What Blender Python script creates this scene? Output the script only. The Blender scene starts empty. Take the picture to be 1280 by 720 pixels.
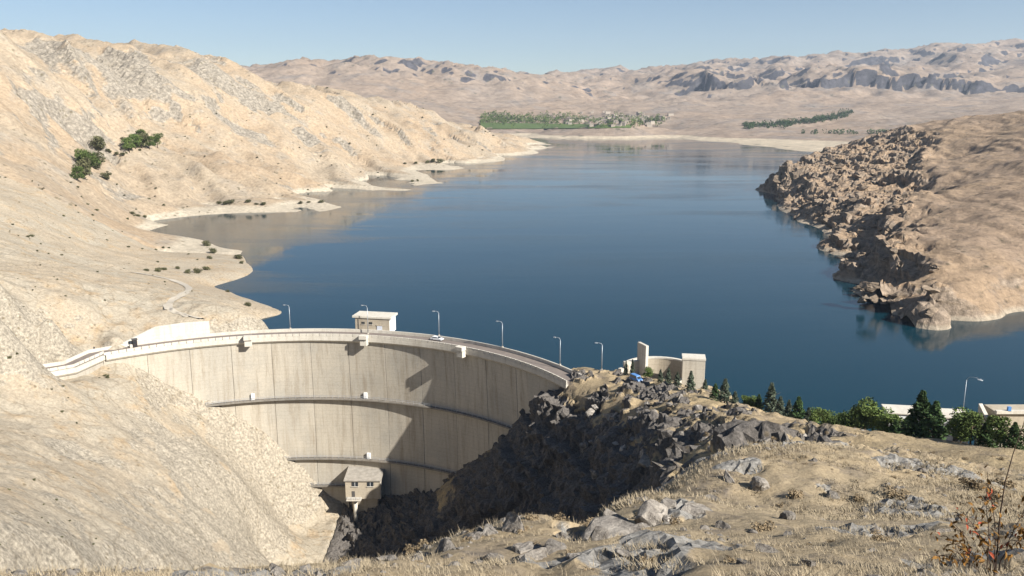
import bpy, bmesh, math, random
import numpy as np
from mathutils import Vector, Matrix

random.seed(7); RNG = np.random.default_rng(11)
scene = bpy.context.scene
COL = scene.collection

# ------------------------------------------------------------------ camera, sky, sun, exposure
CAMZ = 92.0                                   # metres above the lake; lake surface is z = 0
PITCH = math.atan(230 / (30 / 36 * 1280))
cam = bpy.data.cameras.new("camera"); cam.lens = 30; cam.sensor_width = 36
cam.clip_start = 0.2; cam.clip_end = 40000
camo = bpy.data.objects.new("camera", cam); COL.objects.link(camo)
camo.location = (0, 0, CAMZ); camo.rotation_euler = (math.radians(90) - PITCH, 0, 0)
scene.camera = camo

SUN_EL, SUN_AZ = math.radians(35), math.radians(36)       # azimuth: turned from +X towards -Y
SDIR = Vector((math.cos(SUN_EL) * math.cos(SUN_AZ), -math.cos(SUN_EL) * math.sin(SUN_AZ), math.sin(SUN_EL)))
world = bpy.data.worlds.new("World"); scene.world = world; world.use_nodes = True
wn = world.node_tree.nodes; wl = world.node_tree.links
sky = wn.new("ShaderNodeTexSky"); sky.sky_type = 'NISHITA'; sky.sun_disc = False
sky.sun_elevation = SUN_EL; sky.sun_rotation = math.radians(90) + SUN_AZ
sky.altitude = 2000; sky.air_density = 1.0; sky.dust_density = 0.5; sky.ozone_density = 1.6
wn["Background"].inputs[1].default_value = 0.056
wl.new(sky.outputs[0], wn["Background"].inputs[0])
sun = bpy.data.lights.new("sun", 'SUN'); sun.energy = 5.0; sun.angle = math.radians(0.53); sun.color = (1, 0.965, 0.91)
suno = bpy.data.objects.new("sun", sun); COL.objects.link(suno)
suno.rotation_euler = SDIR.to_track_quat('Z', 'Y').to_euler(); suno.location = (200, -100, 300)
vs = scene.view_settings; vs.view_transform = 'Standard'; vs.look = 'None'; vs.gamma = 1; vs.use_curve_mapping = False
vs.exposure = 0.92
scene.cycles.use_denoising = True; scene.cycles.max_bounces = 6; scene.cycles.diffuse_bounces = 1; scene.cycles.volume_bounces = 0

# ------------------------------------------------------------------ survey helpers
F = 30 / 36 * 1280
def ray(py):
    u = (360 - py) / F
    return -math.sin(PITCH) + u * math.cos(PITCH), math.cos(PITCH) + u * math.sin(PITCH)
def aty(px, py, Y):
    zc, yc = ray(py); s = Y / yc
    return ((px - 640) / F * s, Y, CAMZ + zc * s)
def atz(px, py, z):
    zc, yc = ray(py); s = (z - CAMZ) / zc
    return ((px - 640) / F * s, yc * s, z)

# ------------------------------------------------------------------ numpy noise
def _hash(i, j, k):
    h = (i.astype(np.int64) * 374761393 + j.astype(np.int64) * 668265263 + k.astype(np.int64) * 2147483647 + 1442695040) & 0xffffffff
    h = ((h ^ (h >> 13)) * 1274126177) & 0xffffffff
    return ((h ^ (h >> 16)) & 0xffff) / 65535.0
_ang = None
def perlin(x, y, seed=0):
    xi = np.floor(x); yi = np.floor(y); fx = x - xi; fy = y - yi
    u = fx * fx * fx * (fx * (fx * 6 - 15) + 10); v = fy * fy * fy * (fy * (fy * 6 - 15) + 10)
    s = np.full_like(xi, seed)
    def g(a, b):
        t = _hash(xi + a, yi + b, s) * 2 * np.pi
        return np.cos(t) * (fx - a) + np.sin(t) * (fy - b)
    n0 = g(0, 0) * (1 - u) + g(1, 0) * u; n1 = g(0, 1) * (1 - u) + g(1, 1) * u
    return (n0 * (1 - v) + n1 * v) * 1.5
def fbm(x, y, lam, octs, seed=0, gain=0.5, ridged=False):
    t = 0; a = 1.0
    for o in range(octs):
        n = perlin(x / lam + 17.3 * o, y / lam - 9.1 * o, seed + o)
        t = t + a * ((0.55 - 2 * np.abs(n)) if ridged else n); a *= gain; lam *= 0.5
    return t
def noise3(P, lam, octs, seed=0, gain=0.55):
    """cheap 3D-looking noise: three slanted 2D fields"""
    x, y, z = P[:, 0], P[:, 1], P[:, 2]
    return (fbm(x + .31 * z, y + .57 * z, lam, octs, seed, gain) + fbm(y - .43 * x, z + .3 * x, lam, octs, seed + 31, gain)
            + fbm(x + .2 * y, z - .36 * y, lam, octs, seed + 57, gain)) / 1.9
def worley(P, lam, seed=0):
    """blocky rock joints: random value of the nearest cell and the gap to the next one"""
    Q_ = P / lam; I = np.floor(Q_); f1 = np.full(len(P), 9.0); f2 = f1.copy(); val = np.zeros(len(P))
    for a in (-1, 0, 1):
        for b in (-1, 0, 1):
            for c in (-1, 0, 1):
                i, j, k = I[:, 0] + a, I[:, 1] + b, I[:, 2] + c; kk = k * 57 + seed
                h1 = _hash(i, j, kk); h2 = _hash(j + 91, i, kk + 7); h3 = _hash(i, j + 37, kk + 13)
                d = np.sqrt((i + h1 - Q_[:, 0]) ** 2 + (j + h2 - Q_[:, 1]) ** 2 + (k + h3 - Q_[:, 2]) ** 2)
                n = d < f1; f2 = np.where(n, f1, np.minimum(f2, d)); val = np.where(n, _hash(i + 5, j, kk + 3), val); f1 = np.where(n, d, f1)
    return val, f2 - f1
def crag(P, mask, lam, seed):
    out = np.zeros(len(P)); k = np.nonzero(mask > .03)[0]
    if not len(k): return out
    W = P[k] + np.stack([noise3(P[k], lam * 1.5, 2, seed + 5), noise3(P[k], lam * 1.5, 2, seed + 9), noise3(P[k], lam * 1.5, 2, seed + 13)], 1) * lam * .35
    v, g = worley(W, lam, seed); v2, g2 = worley(W, lam * .42, seed + 3)
    out[k] = (v - .45) * 1.2 - .55 * (1 - sstep(0, .16, g)) + .42 * (v2 - .5) - .2 * (1 - sstep(0, .2, g2))
    return out
def beds(P, th, tilt, seed):
    """tilted rock beds that stand proud or weather back"""
    q = (P @ np.array(tilt) + noise3(P, th * 9, 3, seed) * th * 1.1) / th; k = np.floor(q); fr = q - k
    h = _hash(k, k * 0 + seed, k * 0 + 3)
    return (h - .35) * sstep(0, .18, fr) * (1 - sstep(.82, 1, fr)) - .25 * (1 - sstep(0, .1, fr)) 
def sstep(a, b, x):
    t = np.clip((x - a) / (b - a), 0, 1); return t * t * (3 - 2 * t)
class RBF:
    def __init__(s, pts, c=3.0):
        p = np.array(pts, float); s.c2 = c * c; s.sc = 1000.0
        xy = p[:, :2]; n = len(p)
        K = np.sqrt(((xy[:, None] - xy[None]) ** 2).sum(-1) + s.c2)
        Pm = np.c_[np.ones(n), xy / s.sc]
        A = np.zeros((n + 3, n + 3)); A[:n, :n] = K - 0.02 * np.eye(n); A[:n, n:] = Pm; A[n:, :n] = Pm.T
        s.w = np.linalg.solve(A, np.r_[p[:, 2], 0, 0, 0]); s.xy = xy
    def __call__(s, x, y):
        sh = x.shape; x = x.ravel(); y = y.ravel(); out = np.empty(len(x)); n = len(s.xy)
        for i in range(0, len(x), 40000):
            a = x[i:i + 40000]; b = y[i:i + 40000]
            r = np.sqrt((a[:, None] - s.xy[:, 0]) ** 2 + (b[:, None] - s.xy[:, 1]) ** 2 + s.c2)
            out[i:i + 40000] = r @ s.w[:n] + s.w[n] + (s.w[n + 1] * a + s.w[n + 2] * b) / s.sc
        return out.reshape(sh)

# ------------------------------------------------------------------ materials
def new_mat(name):
    m = bpy.data.materials.new(name); m.use_nodes = True
    return m, m.node_tree.nodes, m.node_tree.links, m.node_tree.nodes["Principled BSDF"]
def noise_node(N, L, vec, scale, detail=5, rough=0.6, dist=0.0):
    n = N.new("ShaderNodeTexNoise"); n.inputs["Scale"].default_value = scale; n.inputs["Detail"].default_value = detail
    n.inputs["Roughness"].default_value = rough; n.inputs["Distortion"].default_value = dist
    if vec is not None: L.new(vec, n.inputs["Vector"])
    return n.outputs["Fac"]
def ramp(N, L, fac, a, b, va=0.0, vb=1.0):
    n = N.new("ShaderNodeMapRange"); n.inputs[1].default_value = a; n.inputs[2].default_value = b
    n.inputs[3].default_value = va; n.inputs[4].default_value = vb; n.clamp = True
    L.new(fac, n.inputs[0]); return n.outputs[0]
def mixc(N, L, fac, a, b, mode='MIX'):
    n = N.new("ShaderNodeMix"); n.data_type = 'RGBA'; n.blend_type = mode
    if isinstance(fac, (int, float)): n.inputs[0].default_value = fac
    else: L.new(fac, n.inputs[0])
    for s, v in ((6, a), (7, b)):
        if isinstance(v, tuple): n.inputs[s].default_value = (*v, 1)
        else: L.new(v, n.inputs[s])
    return n.outputs[2]
def math_node(N, L, op, a, b=None):
    n = N.new("ShaderNodeMath"); n.operation = op
    for i, v in enumerate((a, b)):
        if v is None: continue
        if isinstance(v, (int, float)): n.inputs[i].default_value = v
        else: L.new(v, n.inputs[i])
    return n.outputs[0]
def stretched(N, L, vec, scale, rot=(0, 0, 0)):
    n = N.new("ShaderNodeMapping"); n.inputs["Scale"].default_value = scale; n.inputs["Rotation"].default_value = rot
    L.new(vec, n.inputs["Vector"]); return n.outputs[0]
def bump(N, L, bsdf, h, strength, dist):
    n = N.new("ShaderNodeBump"); n.inputs["Strength"].default_value = strength; n.inputs["Distance"].default_value = dist
    L.new(h, n.inputs["Height"]); L.new(n.outputs[0], bsdf.inputs["Normal"])

def terrain_mat(name, cA, cB, cC, rock, lams, beach=None, bump_d=0.3, speck=None, speck_lam=4.0, strata=None, cracks=False):
    """cA/cB vary over lams[0], cC over lams[1], value over lams[2]; vertex attribute 'rock' blends to bare rock."""
    m, N, L, B = new_mat(name)
    pos = N.new("ShaderNodeNewGeometry").outputs["Position"]
    big = noise_node(N, L, pos, 1 / lams[0], 4, .6, .6)
    mid = noise_node(N, L, pos, 1 / lams[1], 6, .65, .4)
    fin = noise_node(N, L, pos, 1 / lams[2], 8, .72)
    c = mixc(N, L, ramp(N, L, big, .38, .62), cA, cB)
    c = mixc(N, L, ramp(N, L, mid, .50, .68), c, cC)
    at = N.new("ShaderNodeAttribute"); at.attribute_name = "rock"
    rk = mixc(N, L, ramp(N, L, fin, .35, .65), tuple(v * .72 for v in rock), tuple(min(1, v * 1.18) for v in rock))
    rf = ramp(N, L, math_node(N, L, 'ADD', at.outputs["Fac"], math_node(N, L, 'MULTIPLY', math_node(N, L, 'SUBTRACT', mid, .5), .9)), .42, .58)
    c = mixc(N, L, rf, c, rk)
    if strata:
        sv = stretched(N, L, pos, strata[0], strata[1])
        sn = noise_node(N, L, sv, 1.0, 5, .7, .5)
        c = mixc(N, L, ramp(N, L, sn, .52, .66, 0, strata[3]), c, strata[2])
    if cracks:
        v2 = N.new("ShaderNodeTexVoronoi"); v2.feature = 'DISTANCE_TO_EDGE'; v2.inputs["Scale"].default_value = 1.0; v2.inputs["Randomness"].default_value = 1
        wv = N.new("ShaderNodeMix"); wv.data_type = 'VECTOR'; wv.inputs[0].default_value = .12
        nz = N.new("ShaderNodeTexNoise"); nz.inputs["Scale"].default_value = 1.1
        sv = stretched(N, L, pos, (.14, .14, .045)); L.new(sv, nz.inputs["Vector"]); L.new(sv, wv.inputs[4]); L.new(nz.outputs["Color"], wv.inputs[5]); L.new(wv.outputs[1], v2.inputs["Vector"])
        cr = math_node(N, L, 'MULTIPLY', ramp(N, L, v2.outputs["Distance"], .0, .045, 1, 0), ramp(N, L, big, .42, .56))
        c = mixc(N, L, math_node(N, L, 'MULTIPLY', cr, .38), c, (.17, .13, .08))
    if beach:
        sep = N.new("ShaderNodeSeparateXYZ"); L.new(pos, sep.inputs[0])
        zz = math_node(N, L, 'ADD', sep.outputs[2], math_node(N, L, 'MULTIPLY', math_node(N, L, 'SUBTRACT', mid, .5), 3.0))
        c = mixc(N, L, ramp(N, L, zz, beach[1], beach[1] + 1.6, .85, 0), c, beach[0])
    if speck:
        v = N.new("ShaderNodeTexVoronoi"); v.inputs["Scale"].default_value = 1 / speck_lam; L.new(pos, v.inputs["Vector"])
        sp = math_node(N, L, 'MULTIPLY', ramp(N, L, v.outputs["Distance"], .12, .26, 1, 0), ramp(N, L, mid, .45, .55))
        c = mixc(N, L, math_node(N, L, 'MULTIPLY', sp, .8), c, speck)
    val = ramp(N, L, fin, .3, .7, .62, 1.24)
    cm = N.new("ShaderNodeCombineColor"); [L.new(val, cm.inputs[i]) for i in range(3)]
    c = mixc(N, L, 1.0, c, cm.outputs[0], 'MULTIPLY')
    L.new(c, B.inputs["Base Color"]); B.inputs["Roughness"].default_value = 0.95; B.inputs["Specular IOR Level"].default_value = 0.12
    h = math_node(N, L, 'ADD', fin, math_node(N, L, 'MULTIPLY', mid, .8))
    bump(N, L, B, h, 0.9, bump_d)
    return m
def plain_mat(name, col, rough=0.7, vary=0.12, lam=0.6, metal=0.0, bump_d=0.0, spec=0.3, rand=0.0):
    m, N, L, B = new_mat(name)
    tc = N.new("ShaderNodeTexCoord").outputs["Object"]
    n = noise_node(N, L, tc, 1 / lam, 5, .65)
    c = mixc(N, L, ramp(N, L, n, .3, .7), tuple(v * (1 - vary) for v in col), tuple(min(1, v * (1 + vary)) for v in col))
    if rand:
        oi = N.new("ShaderNodeObjectInfo"); r = ramp(N, L, oi.outputs["Random"], 0, 1, 1 - rand, 1 + rand)
        cm = N.new("ShaderNodeCombineColor"); [L.new(r, cm.inputs[i]) for i in range(3)]
        c = mixc(N, L, 1.0, c, cm.outputs[0], 'MULTIPLY')
    L.new(c, B.inputs["Base Color"]); B.inputs["Roughness"].default_value = rough
    B.inputs["Metallic"].default_value = metal; B.inputs["Specular IOR Level"].default_value = spec
    if bump_d: bump(N, L, B, n, .7, bump_d)
    return m
def foliage_mat(name, c1, c2, rand=0.25):
    m, N, L, B = new_mat(name)
    tc = N.new("ShaderNodeTexCoord").outputs["Object"]
    n = noise_node(N, L, tc, 1.1, 4, .7); n2 = noise_node(N, L, tc, 9.0, 3, .7)
    c = mixc(N, L, ramp(N, L, math_node(N, L, 'ADD', math_node(N, L, 'MULTIPLY', n, .6), math_node(N, L, 'MULTIPLY', n2, .4)), .38, .62), c1, c2)
    oi = N.new("ShaderNodeObjectInfo"); r = ramp(N, L, oi.outputs["Random"], 0, 1, 1 - rand, 1 + rand)
    cm = N.new("ShaderNodeCombineColor"); [L.new(r, cm.inputs[i]) for i in range(3)]
    c = mixc(N, L, 1.0, c, cm.outputs[0], 'MULTIPLY')
    L.new(c, B.inputs["Base Color"]); B.inputs["Roughness"].default_value = .8; B.inputs["Specular IOR Level"].default_value = .15
    return m

def concrete_mat(name, cA, cB, stain, lift=1.5, rand=0.06):
    m, N, L, B = new_mat(name)
    pos = N.new("ShaderNodeNewGeometry").outputs["Position"]
    big = noise_node(N, L, pos, .06, 4, .6)
    c = mixc(N, L, ramp(N, L, big, .42, .58), cA, cB)
    st = noise_node(N, L, stretched(N, L, pos, (.55, .55, .035)), 1.0, 5, .7, .3)      # run-off streaks
    c = mixc(N, L, ramp(N, L, st, .48, .68, 0, .75), c, stain)
    st2 = noise_node(N, L, stretched(N, L, pos, (2.2, 2.2, .09)), 1.0, 4, .7)
    c = mixc(N, L, ramp(N, L, st2, .56, .7, 0, .35), c, tuple(min(1, v * 1.25) for v in cB))
    sep = N.new("ShaderNodeSeparateXYZ"); L.new(pos, sep.inputs[0])
    fr = math_node(N, L, 'FRACT', math_node(N, L, 'DIVIDE', math_node(N, L, 'ADD', sep.outputs[2], math_node(N, L, 'MULTIPLY', big, .25)), lift))
    ln = ramp(N, L, math_node(N, L, 'ABSOLUTE', math_node(N, L, 'SUBTRACT', fr, .5)), .44, .5, 0, 1)
    lnm = math_node(N, L, 'MULTIPLY', ln, ramp(N, L, noise_node(N, L, stretched(N, L, pos, (.12, .12, .7)), 1.0, 3),   .35, .65, .06, .42))
    c = mixc(N, L, lnm, c, tuple(v * .6 for v in stain))
    fin = noise_node(N, L, pos, 1.7, 6, .75)
    oi = N.new("ShaderNodeObjectInfo")
    val = math_node(N, L, 'MULTIPLY', ramp(N, L, fin, .3, .7, .86, 1.1), ramp(N, L, oi.outputs["Random"], 0, 1, 1 - rand, 1 + rand))
    cm = N.new("ShaderNodeCombineColor"); [L.new(val, cm.inputs[i]) for i in range(3)]
    c = mixc(N, L, 1.0, c, cm.outputs[0], 'MULTIPLY')
    L.new(c, B.inputs["Base Color"]); B.inputs["Roughness"].default_value = .9; B.inputs["Specular IOR Level"].default_value = .15
    bump(N, L, B, math_node(N, L, 'SUBTRACT', fin, math_node(N, L, 'MULTIPLY', ln, .5)), .35, .08)
    return m

def rock_mat(name, col, dark, lam):
    m, N, L, B = new_mat(name)
    tc = N.new("ShaderNodeTexCoord").outputs["Object"]
    a = noise_node(N, L, tc, 1 / lam, 7, .7, .4); b = noise_node(N, L, tc, 3.2 / lam, 6, .75)
    c = mixc(N, L, ramp(N, L, a, .36, .62), dark, col)
    c = mixc(N, L, ramp(N, L, b, .55, .68, 0, .6), c, tuple(min(1, v * 1.45) for v in col))
    oi = N.new("ShaderNodeObjectInfo"); r = ramp(N, L, oi.outputs["Random"], 0, 1, .78, 1.2)
    cm = N.new("ShaderNodeCombineColor"); [L.new(r, cm.inputs[i]) for i in range(3)]
    c = mixc(N, L, 1.0, c, cm.outputs[0], 'MULTIPLY')
    L.new(c, B.inputs["Base Color"]); B.inputs["Roughness"].default_value = .95; B.inputs["Specular IOR Level"].default_value = .1
    bump(N, L, B, math_node(N, L, 'ADD', a, math_node(N, L, 'MULTIPLY', b, .5)), .9, .25 * lam)
    return m
M = {}
M['bank'] = terrain_mat('dry_bank', (.385, .31, .22), (.39, .29, .19), (.35, .295, .225), (.30, .26, .205), (150, 26, 3.2),
                        beach=((.52, .45, .34), 3.0), bump_d=.9, speck=(.15, .125, .075), speck_lam=7.0)
M['bank_near'] = terrain_mat('rocky_bank', (.405, .33, .235), (.40, .345, .26), (.41, .305, .19), (.37, .32, .245), (45, 8, 0.9),
                             beach=None, bump_d=.4, speck=(.17, .135, .08), speck_lam=2.2,
                             cracks=True)
M['near'] = terrain_mat('grassy_slope', (.365, .28, .17), (.385, .295, .17), (.22, .175, .125), (.135, .12, .105), (28, 5, .5),  # bare rock colour lowered to deepen the shade of the gorge cliff
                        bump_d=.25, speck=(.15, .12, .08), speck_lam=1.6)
M['fore'] = terrain_mat('grassy_foreground', (.35, .275, .175), (.38, .29, .175), (.22, .18, .135), (.24, .225, .20), (14, 1.8, .22),
                        bump_d=.06, speck=(.15, .12, .08), speck_lam=.7)
M['pen'] = terrain_mat('stony_promontory', (.33, .24, .165), (.35, .25, .16), (.28, .21, .15), (.31, .24, .175), (120, 18, 3.2),
                       beach=((.42, .35, .26), .9), bump_d=1.6, speck=(.09, .075, .05), speck_lam=7.0,
                       strata=((.05, .05, .5), (.25, .1, 0), (.20, .15, .10), .75))
M['far'] = terrain_mat('far_hills', (.32, .25, .19), (.33, .245, .175), (.26, .22, .185), (.085, .08, .085), (700, 150, 30),
                       beach=((.55, .46, .33), 5.0), bump_d=6, speck=(.13, .12, .08), speck_lam=38)
M['conc'] = concrete_mat('dam_concrete', (.50, .445, .355), (.43, .39, .32), (.32, .265, .195))
M['conc_shade'] = concrete_mat('catwalk_shade_concrete', (.26, .23, .19), (.22, .20, .17), (.14, .12, .10), 2.5, .03)  # catwalk slab coloured dark to stand in for the shadow beneath it
M['conc_white'] = concrete_mat('pale_concrete', (.62, .57, .48), (.58, .53, .44), (.46, .41, .33), 2.5, .03)
M['conc_tan'] = concrete_mat('tan_concrete', (.47, .40, .30), (.43, .37, .28), (.34, .28, .2), 2.0, .03)
M['asphalt'] = plain_mat('crest_asphalt', (.20, .165, .14), .9, .15, 2.0)
M['gravel'] = plain_mat('gravel_track', (.42, .37, .295), .95, .12, 2.0)
M['steel'] = plain_mat('galvanised_steel', (.42, .43, .44), .45, .1, .5, .5)
M['dark_steel'] = plain_mat('weathered_steel', (.10, .095, .09), .6, .2, .4, .3)
M['white'] = plain_mat('white_paint', (.78, .77, .74), .5, .05, .8)
M['glass'] = plain_mat('dark_glass', (.03, .035, .04), .12, .1, .5, 0, 0, .6)
M['black'] = plain_mat('black_rubber', (.02, .02, .02), .8, .2, .3)
M['dark'] = plain_mat('dark_cloth', (.035, .03, .03), .9, .2, .3)
M['skin'] = plain_mat('skin', (.36, .22, .15), .6, .05, .2)
M['blue'] = plain_mat('blue_paint', (.10, .24, .50), .4, .06, .8)
M['lens'] = plain_mat('lamp_lens', (.7, .7, .68), .3, .05, .3)
M['door'] = plain_mat('pale_door', (.60, .62, .66), .5, .05, .5)
M['roof_light'] = plain_mat('roof_sheet', (.34, .305, .255), .8, .25, 1.5)
M['rockA'] = rock_mat('grey_limestone', (.33, .295, .25), (.12, .105, .09), .5)
M['rockB'] = rock_mat('brown_stone', (.28, .215, .155), (.13, .10, .07), .9)
M['trunk'] = plain_mat('bark', (.10, .075, .05), .95, .3, .25)
M['pine'] = foliage_mat('pine_needles', (0.03, 0.061, 0.022), (0.088, 0.135, 0.047))
M['leaf'] = foliage_mat('broad_leaves', (0.054, 0.095, 0.024), (0.155, 0.189, 0.054))
M['juniper'] = foliage_mat('blue_green_needles', (0.054, 0.074, 0.047), (0.149, 0.169, 0.115))
M['olive'] = foliage_mat('olive_leaves', (.065, .07, .03), (.15, .14, .07))
M['dry'] = foliage_mat('dry_twigs', (.17, .125, .075), (.33, .25, .15))
M['grass'] = foliage_mat('dry_grass_blades', (.25, .20, .135), (.41, .335, .22), .0)
M['autumn'] = foliage_mat('autumn_leaves', (.13, .075, .02), (.30, .14, .035), .45)
M['red_leaf'] = foliage_mat('red_leaves', (.35, .06, .03), (.42, .12, .05), .3)
M['twig'] = plain_mat('twig_bark', (.075, .05, .035), .9, .3, .2)
M['house'] = plain_mat('village_plaster', (.36, .31, .25), .9, .12, 6, 0, 0, .2, .25)
M['field'] = foliage_mat('field_crop', (.05, .085, .02), (.11, .14, .045), .1)

def water_mat():
    m, N, L, B = new_mat('lake_water')
    pos = N.new("ShaderNodeNewGeometry").outputs["Position"]
    B.inputs["Base Color"].default_value = (.003, .027, .040, 1); B.inputs["IOR"].default_value = 1.26
    patch = noise_node(N, L, stretched(N, L, pos, (.004, .016, 1)), 1.0, 4, .6, .5)
    L.new(ramp(N, L, patch, .45, .68, .025, .16), B.inputs["Roughness"])
    w1 = noise_node(N, L, stretched(N, L, pos, (.35, .8, 1)), 1.0, 3, .6)
    w2 = noise_node(N, L, stretched(N, L, pos, (1.6, 2.6, 1)), 1.0, 2, .6)
    h = math_node(N, L, 'ADD', w1, math_node(N, L, 'MULTIPLY', w2, .4))
    h = math_node(N, L, 'MULTIPLY', h, ramp(N, L, patch, .40, .64, .10, 1))
    bump(N, L, B, h, .6, .09)
    return m
M['water'] = water_mat()

# ------------------------------------------------------------------ object helpers
def tag(o, label=None, cat=None, group=None, kind=None):
    if label: o["label"] = label
    if cat: o["category"] = cat
    if group: o["group"] = group
    if kind: o["kind"] = kind
    return o
def link(name, me, mat=None, parent=None, loc=None, rotz=None):
    o = bpy.data.objects.new(name, me); COL.objects.link(o)
    if mat is not None and me is not None and not me.materials: me.materials.append(M[mat])
    if parent: o.parent = parent
    if loc is not None: o.location = loc
    if rotz is not None: o.rotation_euler = (0, 0, rotz)
    return o
def empty(name, loc=(0, 0, 0), rotz=0):
    return link(name, None, None, None, loc, rotz)
def mesh_np(name, V, Q, mat=None, smooth=True, attrs=None, flat=None):
    """V (n,3); Q (m,k) faces all of k corners"""
    me = bpy.data.meshes.new(name); V = np.ascontiguousarray(V, np.float32); Q = np.ascontiguousarray(Q, np.int32)
    k = Q.shape[1]
    me.vertices.add(len(V)); me.vertices.foreach_set("co", V.ravel())
    me.loops.add(Q.size); me.loops.foreach_set("vertex_index", Q.ravel())
    me.polygons.add(len(Q)); me.polygons.foreach_set("loop_start", np.arange(len(Q), dtype=np.int32) * k)
    try: me.polygons.foreach_set("loop_total", np.full(len(Q), k, np.int32))
    except Exception: pass
    me.update(calc_edges=True); me.validate()
    me.polygons.foreach_set("use_smooth", np.full(len(me.polygons), smooth, bool))
    if flat is not None and len(flat) == len(me.polygons): me.polygons.foreach_set("use_smooth", ~flat)
    for nme, a in (attrs or {}).items():
        at = me.attributes.new(nme, 'FLOAT', 'POINT'); at.data.foreach_set("value", np.ascontiguousarray(a, np.float32))
    if mat: me.materials.append(M[mat])
    return me
class MB:
    """collects simple shapes into one mesh"""
    def __init__(s): s.v = []; s.f = []
    def add(s, vs, fs):
        b = len(s.v); s.v += [tuple(v) for v in vs]; s.f += [tuple(b + i for i in f) for f in fs]; return s
    def box(s, c, size, rz=0.0, top=None):
        x, y, z = [d / 2 for d in size]; t = top or (1, 1)
        cs = [(-x, -y, -z), (x, -y, -z), (x, y, -z), (-x, y, -z), (-x * t[0], -y * t[1], z), (x * t[0], -y * t[1], z), (x * t[0], y * t[1], z), (-x * t[0], y * t[1], z)]
        ca, sa = math.cos(rz), math.sin(rz)
        return s.add([(c[0] + p[0] * ca - p[1] * sa, c[1] + p[0] * sa + p[1] * ca, c[2] + p[2]) for p in cs],
                     [(0, 3, 2, 1), (4, 5, 6, 7), (0, 1, 5, 4), (1, 2, 6, 5), (2, 3, 7, 6), (3, 0, 4, 7)])
    def tube(s, pts, r, n=8):
        pts = [Vector(p) for p in pts]; rs = r if isinstance(r, (list, tuple)) else [r] * len(pts)
        ring = []
        for i, p in enumerate(pts):
            d = (pts[min(i + 1, len(pts) - 1)] - pts[max(i - 1, 0)]).normalized()
            a = d.orthogonal().normalized() if abs(d.z) > .9 else d.cross(Vector((0, 0, 1))).normalized(); b = d.cross(a)
            ring += [p + (a * math.cos(2 * math.pi * k / n) + b * math.sin(2 * math.pi * k / n)) * rs[i] for k in range(n)]
        fs = [(i * n + k, i * n + (k + 1) % n, (i + 1) * n + (k + 1) % n, (i + 1) * n + k) for i in range(len(pts) - 1) for k in range(n)]
        fs += [tuple(range(n))[::-1], tuple((len(pts) - 1) * n + k for k in range(n))]
        return s.add(ring, fs)
    def prism(s, poly, z0, z1):
        n = len(poly)
        return s.add([(p[0], p[1], z0) for p in poly] + [(p[0], p[1], z1) for p in poly],
                     [tuple(range(n))[::-1], tuple(range(n, 2 * n))] + [(i, (i + 1) % n, n + (i + 1) % n, n + i) for i in range(n)])
    def sweep(s, frames, prof):
        """frames: list of (origin, outward, up); prof closed loop of (outward, up)"""
        n = len(prof); vs = []
        for o, a, u in frames: vs += [Vector(o) + Vector(a) * p[0] + Vector(u) * p[1] for p in prof]
        fs = [(i * n + k, (i + 1) * n + k, (i + 1) * n + (k + 1) % n, i * n + (k + 1) % n) for i in range(len(frames) - 1) for k in range(n)]
        fs += [tuple(range(n)), tuple((len(frames) - 1) * n + k for k in range(n))[::-1]]
        return s.add(vs, fs)
    def mesh(s, name, mat, smooth=False, bevel=0):
        me = bpy.data.meshes.new(name); me.from_pydata(s.v, [], s.f)
        bm = bmesh.new(); bm.from_mesh(me); bmesh.ops.recalc_face_normals(bm, faces=bm.faces)
        if bevel: bmesh.ops.bevel(bm, geom=bm.edges[:], offset=bevel, segments=1, affect='EDGES', clamp_overlap=True)
        bm.to_mesh(me); bm.free()
        if smooth: me.polygons.foreach_set("use_smooth", np.ones(len(me.polygons), bool))
        me.materials.append(M[mat]); return me
    def obj(s, name, mat, parent=None, loc=None, rotz=None, smooth=False, bevel=0):
        return link(name, s.mesh(name, mat, smooth, bevel), None, parent, loc, rotz)
def copy_tree(o, parent=None):
    c = o.copy(); COL.objects.link(c); c.parent = parent
    for ch in list(o.children): copy_tree(ch, c)
    return c

# ------------------------------------------------------------------ terrain control points
CX, CY, R0 = -73.4, 205.5, 102.0            # plan circle of the dam's downstream edge
A = lambda *t: [aty(*p) for p in t]
ridge = [(720, 468, 258), (760, 473, 250), (800, 481, 240), (850, 491, 218), (900, 503, 195), (950, 515, 176), (1000, 527, 160), (1050, 538, 144), (1100, 547, 130),
         (1150, 552, 119), (1200, 558, 110), (1280, 572, 100), (1400, 590, 90)]
pts = []
for p in ridge:
    x, y, z = aty(*p); pts.append((x, y, z))
    k = 1.0 if p[0] > 900 else .45
    pts += [(x * (1 + 22 / y), y + 22, z - 11 * k), (x * (1 + 58 / y), y + 58, max(-8, z - 31)), (x * (1 + 100 / y), y + 100, -12)]
pts += [(120, 60, 62), (160, 90, 52), (210, 110, 40), (230, 160, 10), (200, 230, -15), (60, 10, 86), (110, 10, 78), (170, 40, 66), (240, 30, 55),
        (0, -8, 92), (30, -10, 93), (-30, -8, 88), (0, 0, 90.2), (4, 4, 88.3), (-5, 4, 88.2), (14, 4, 89)]
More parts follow.
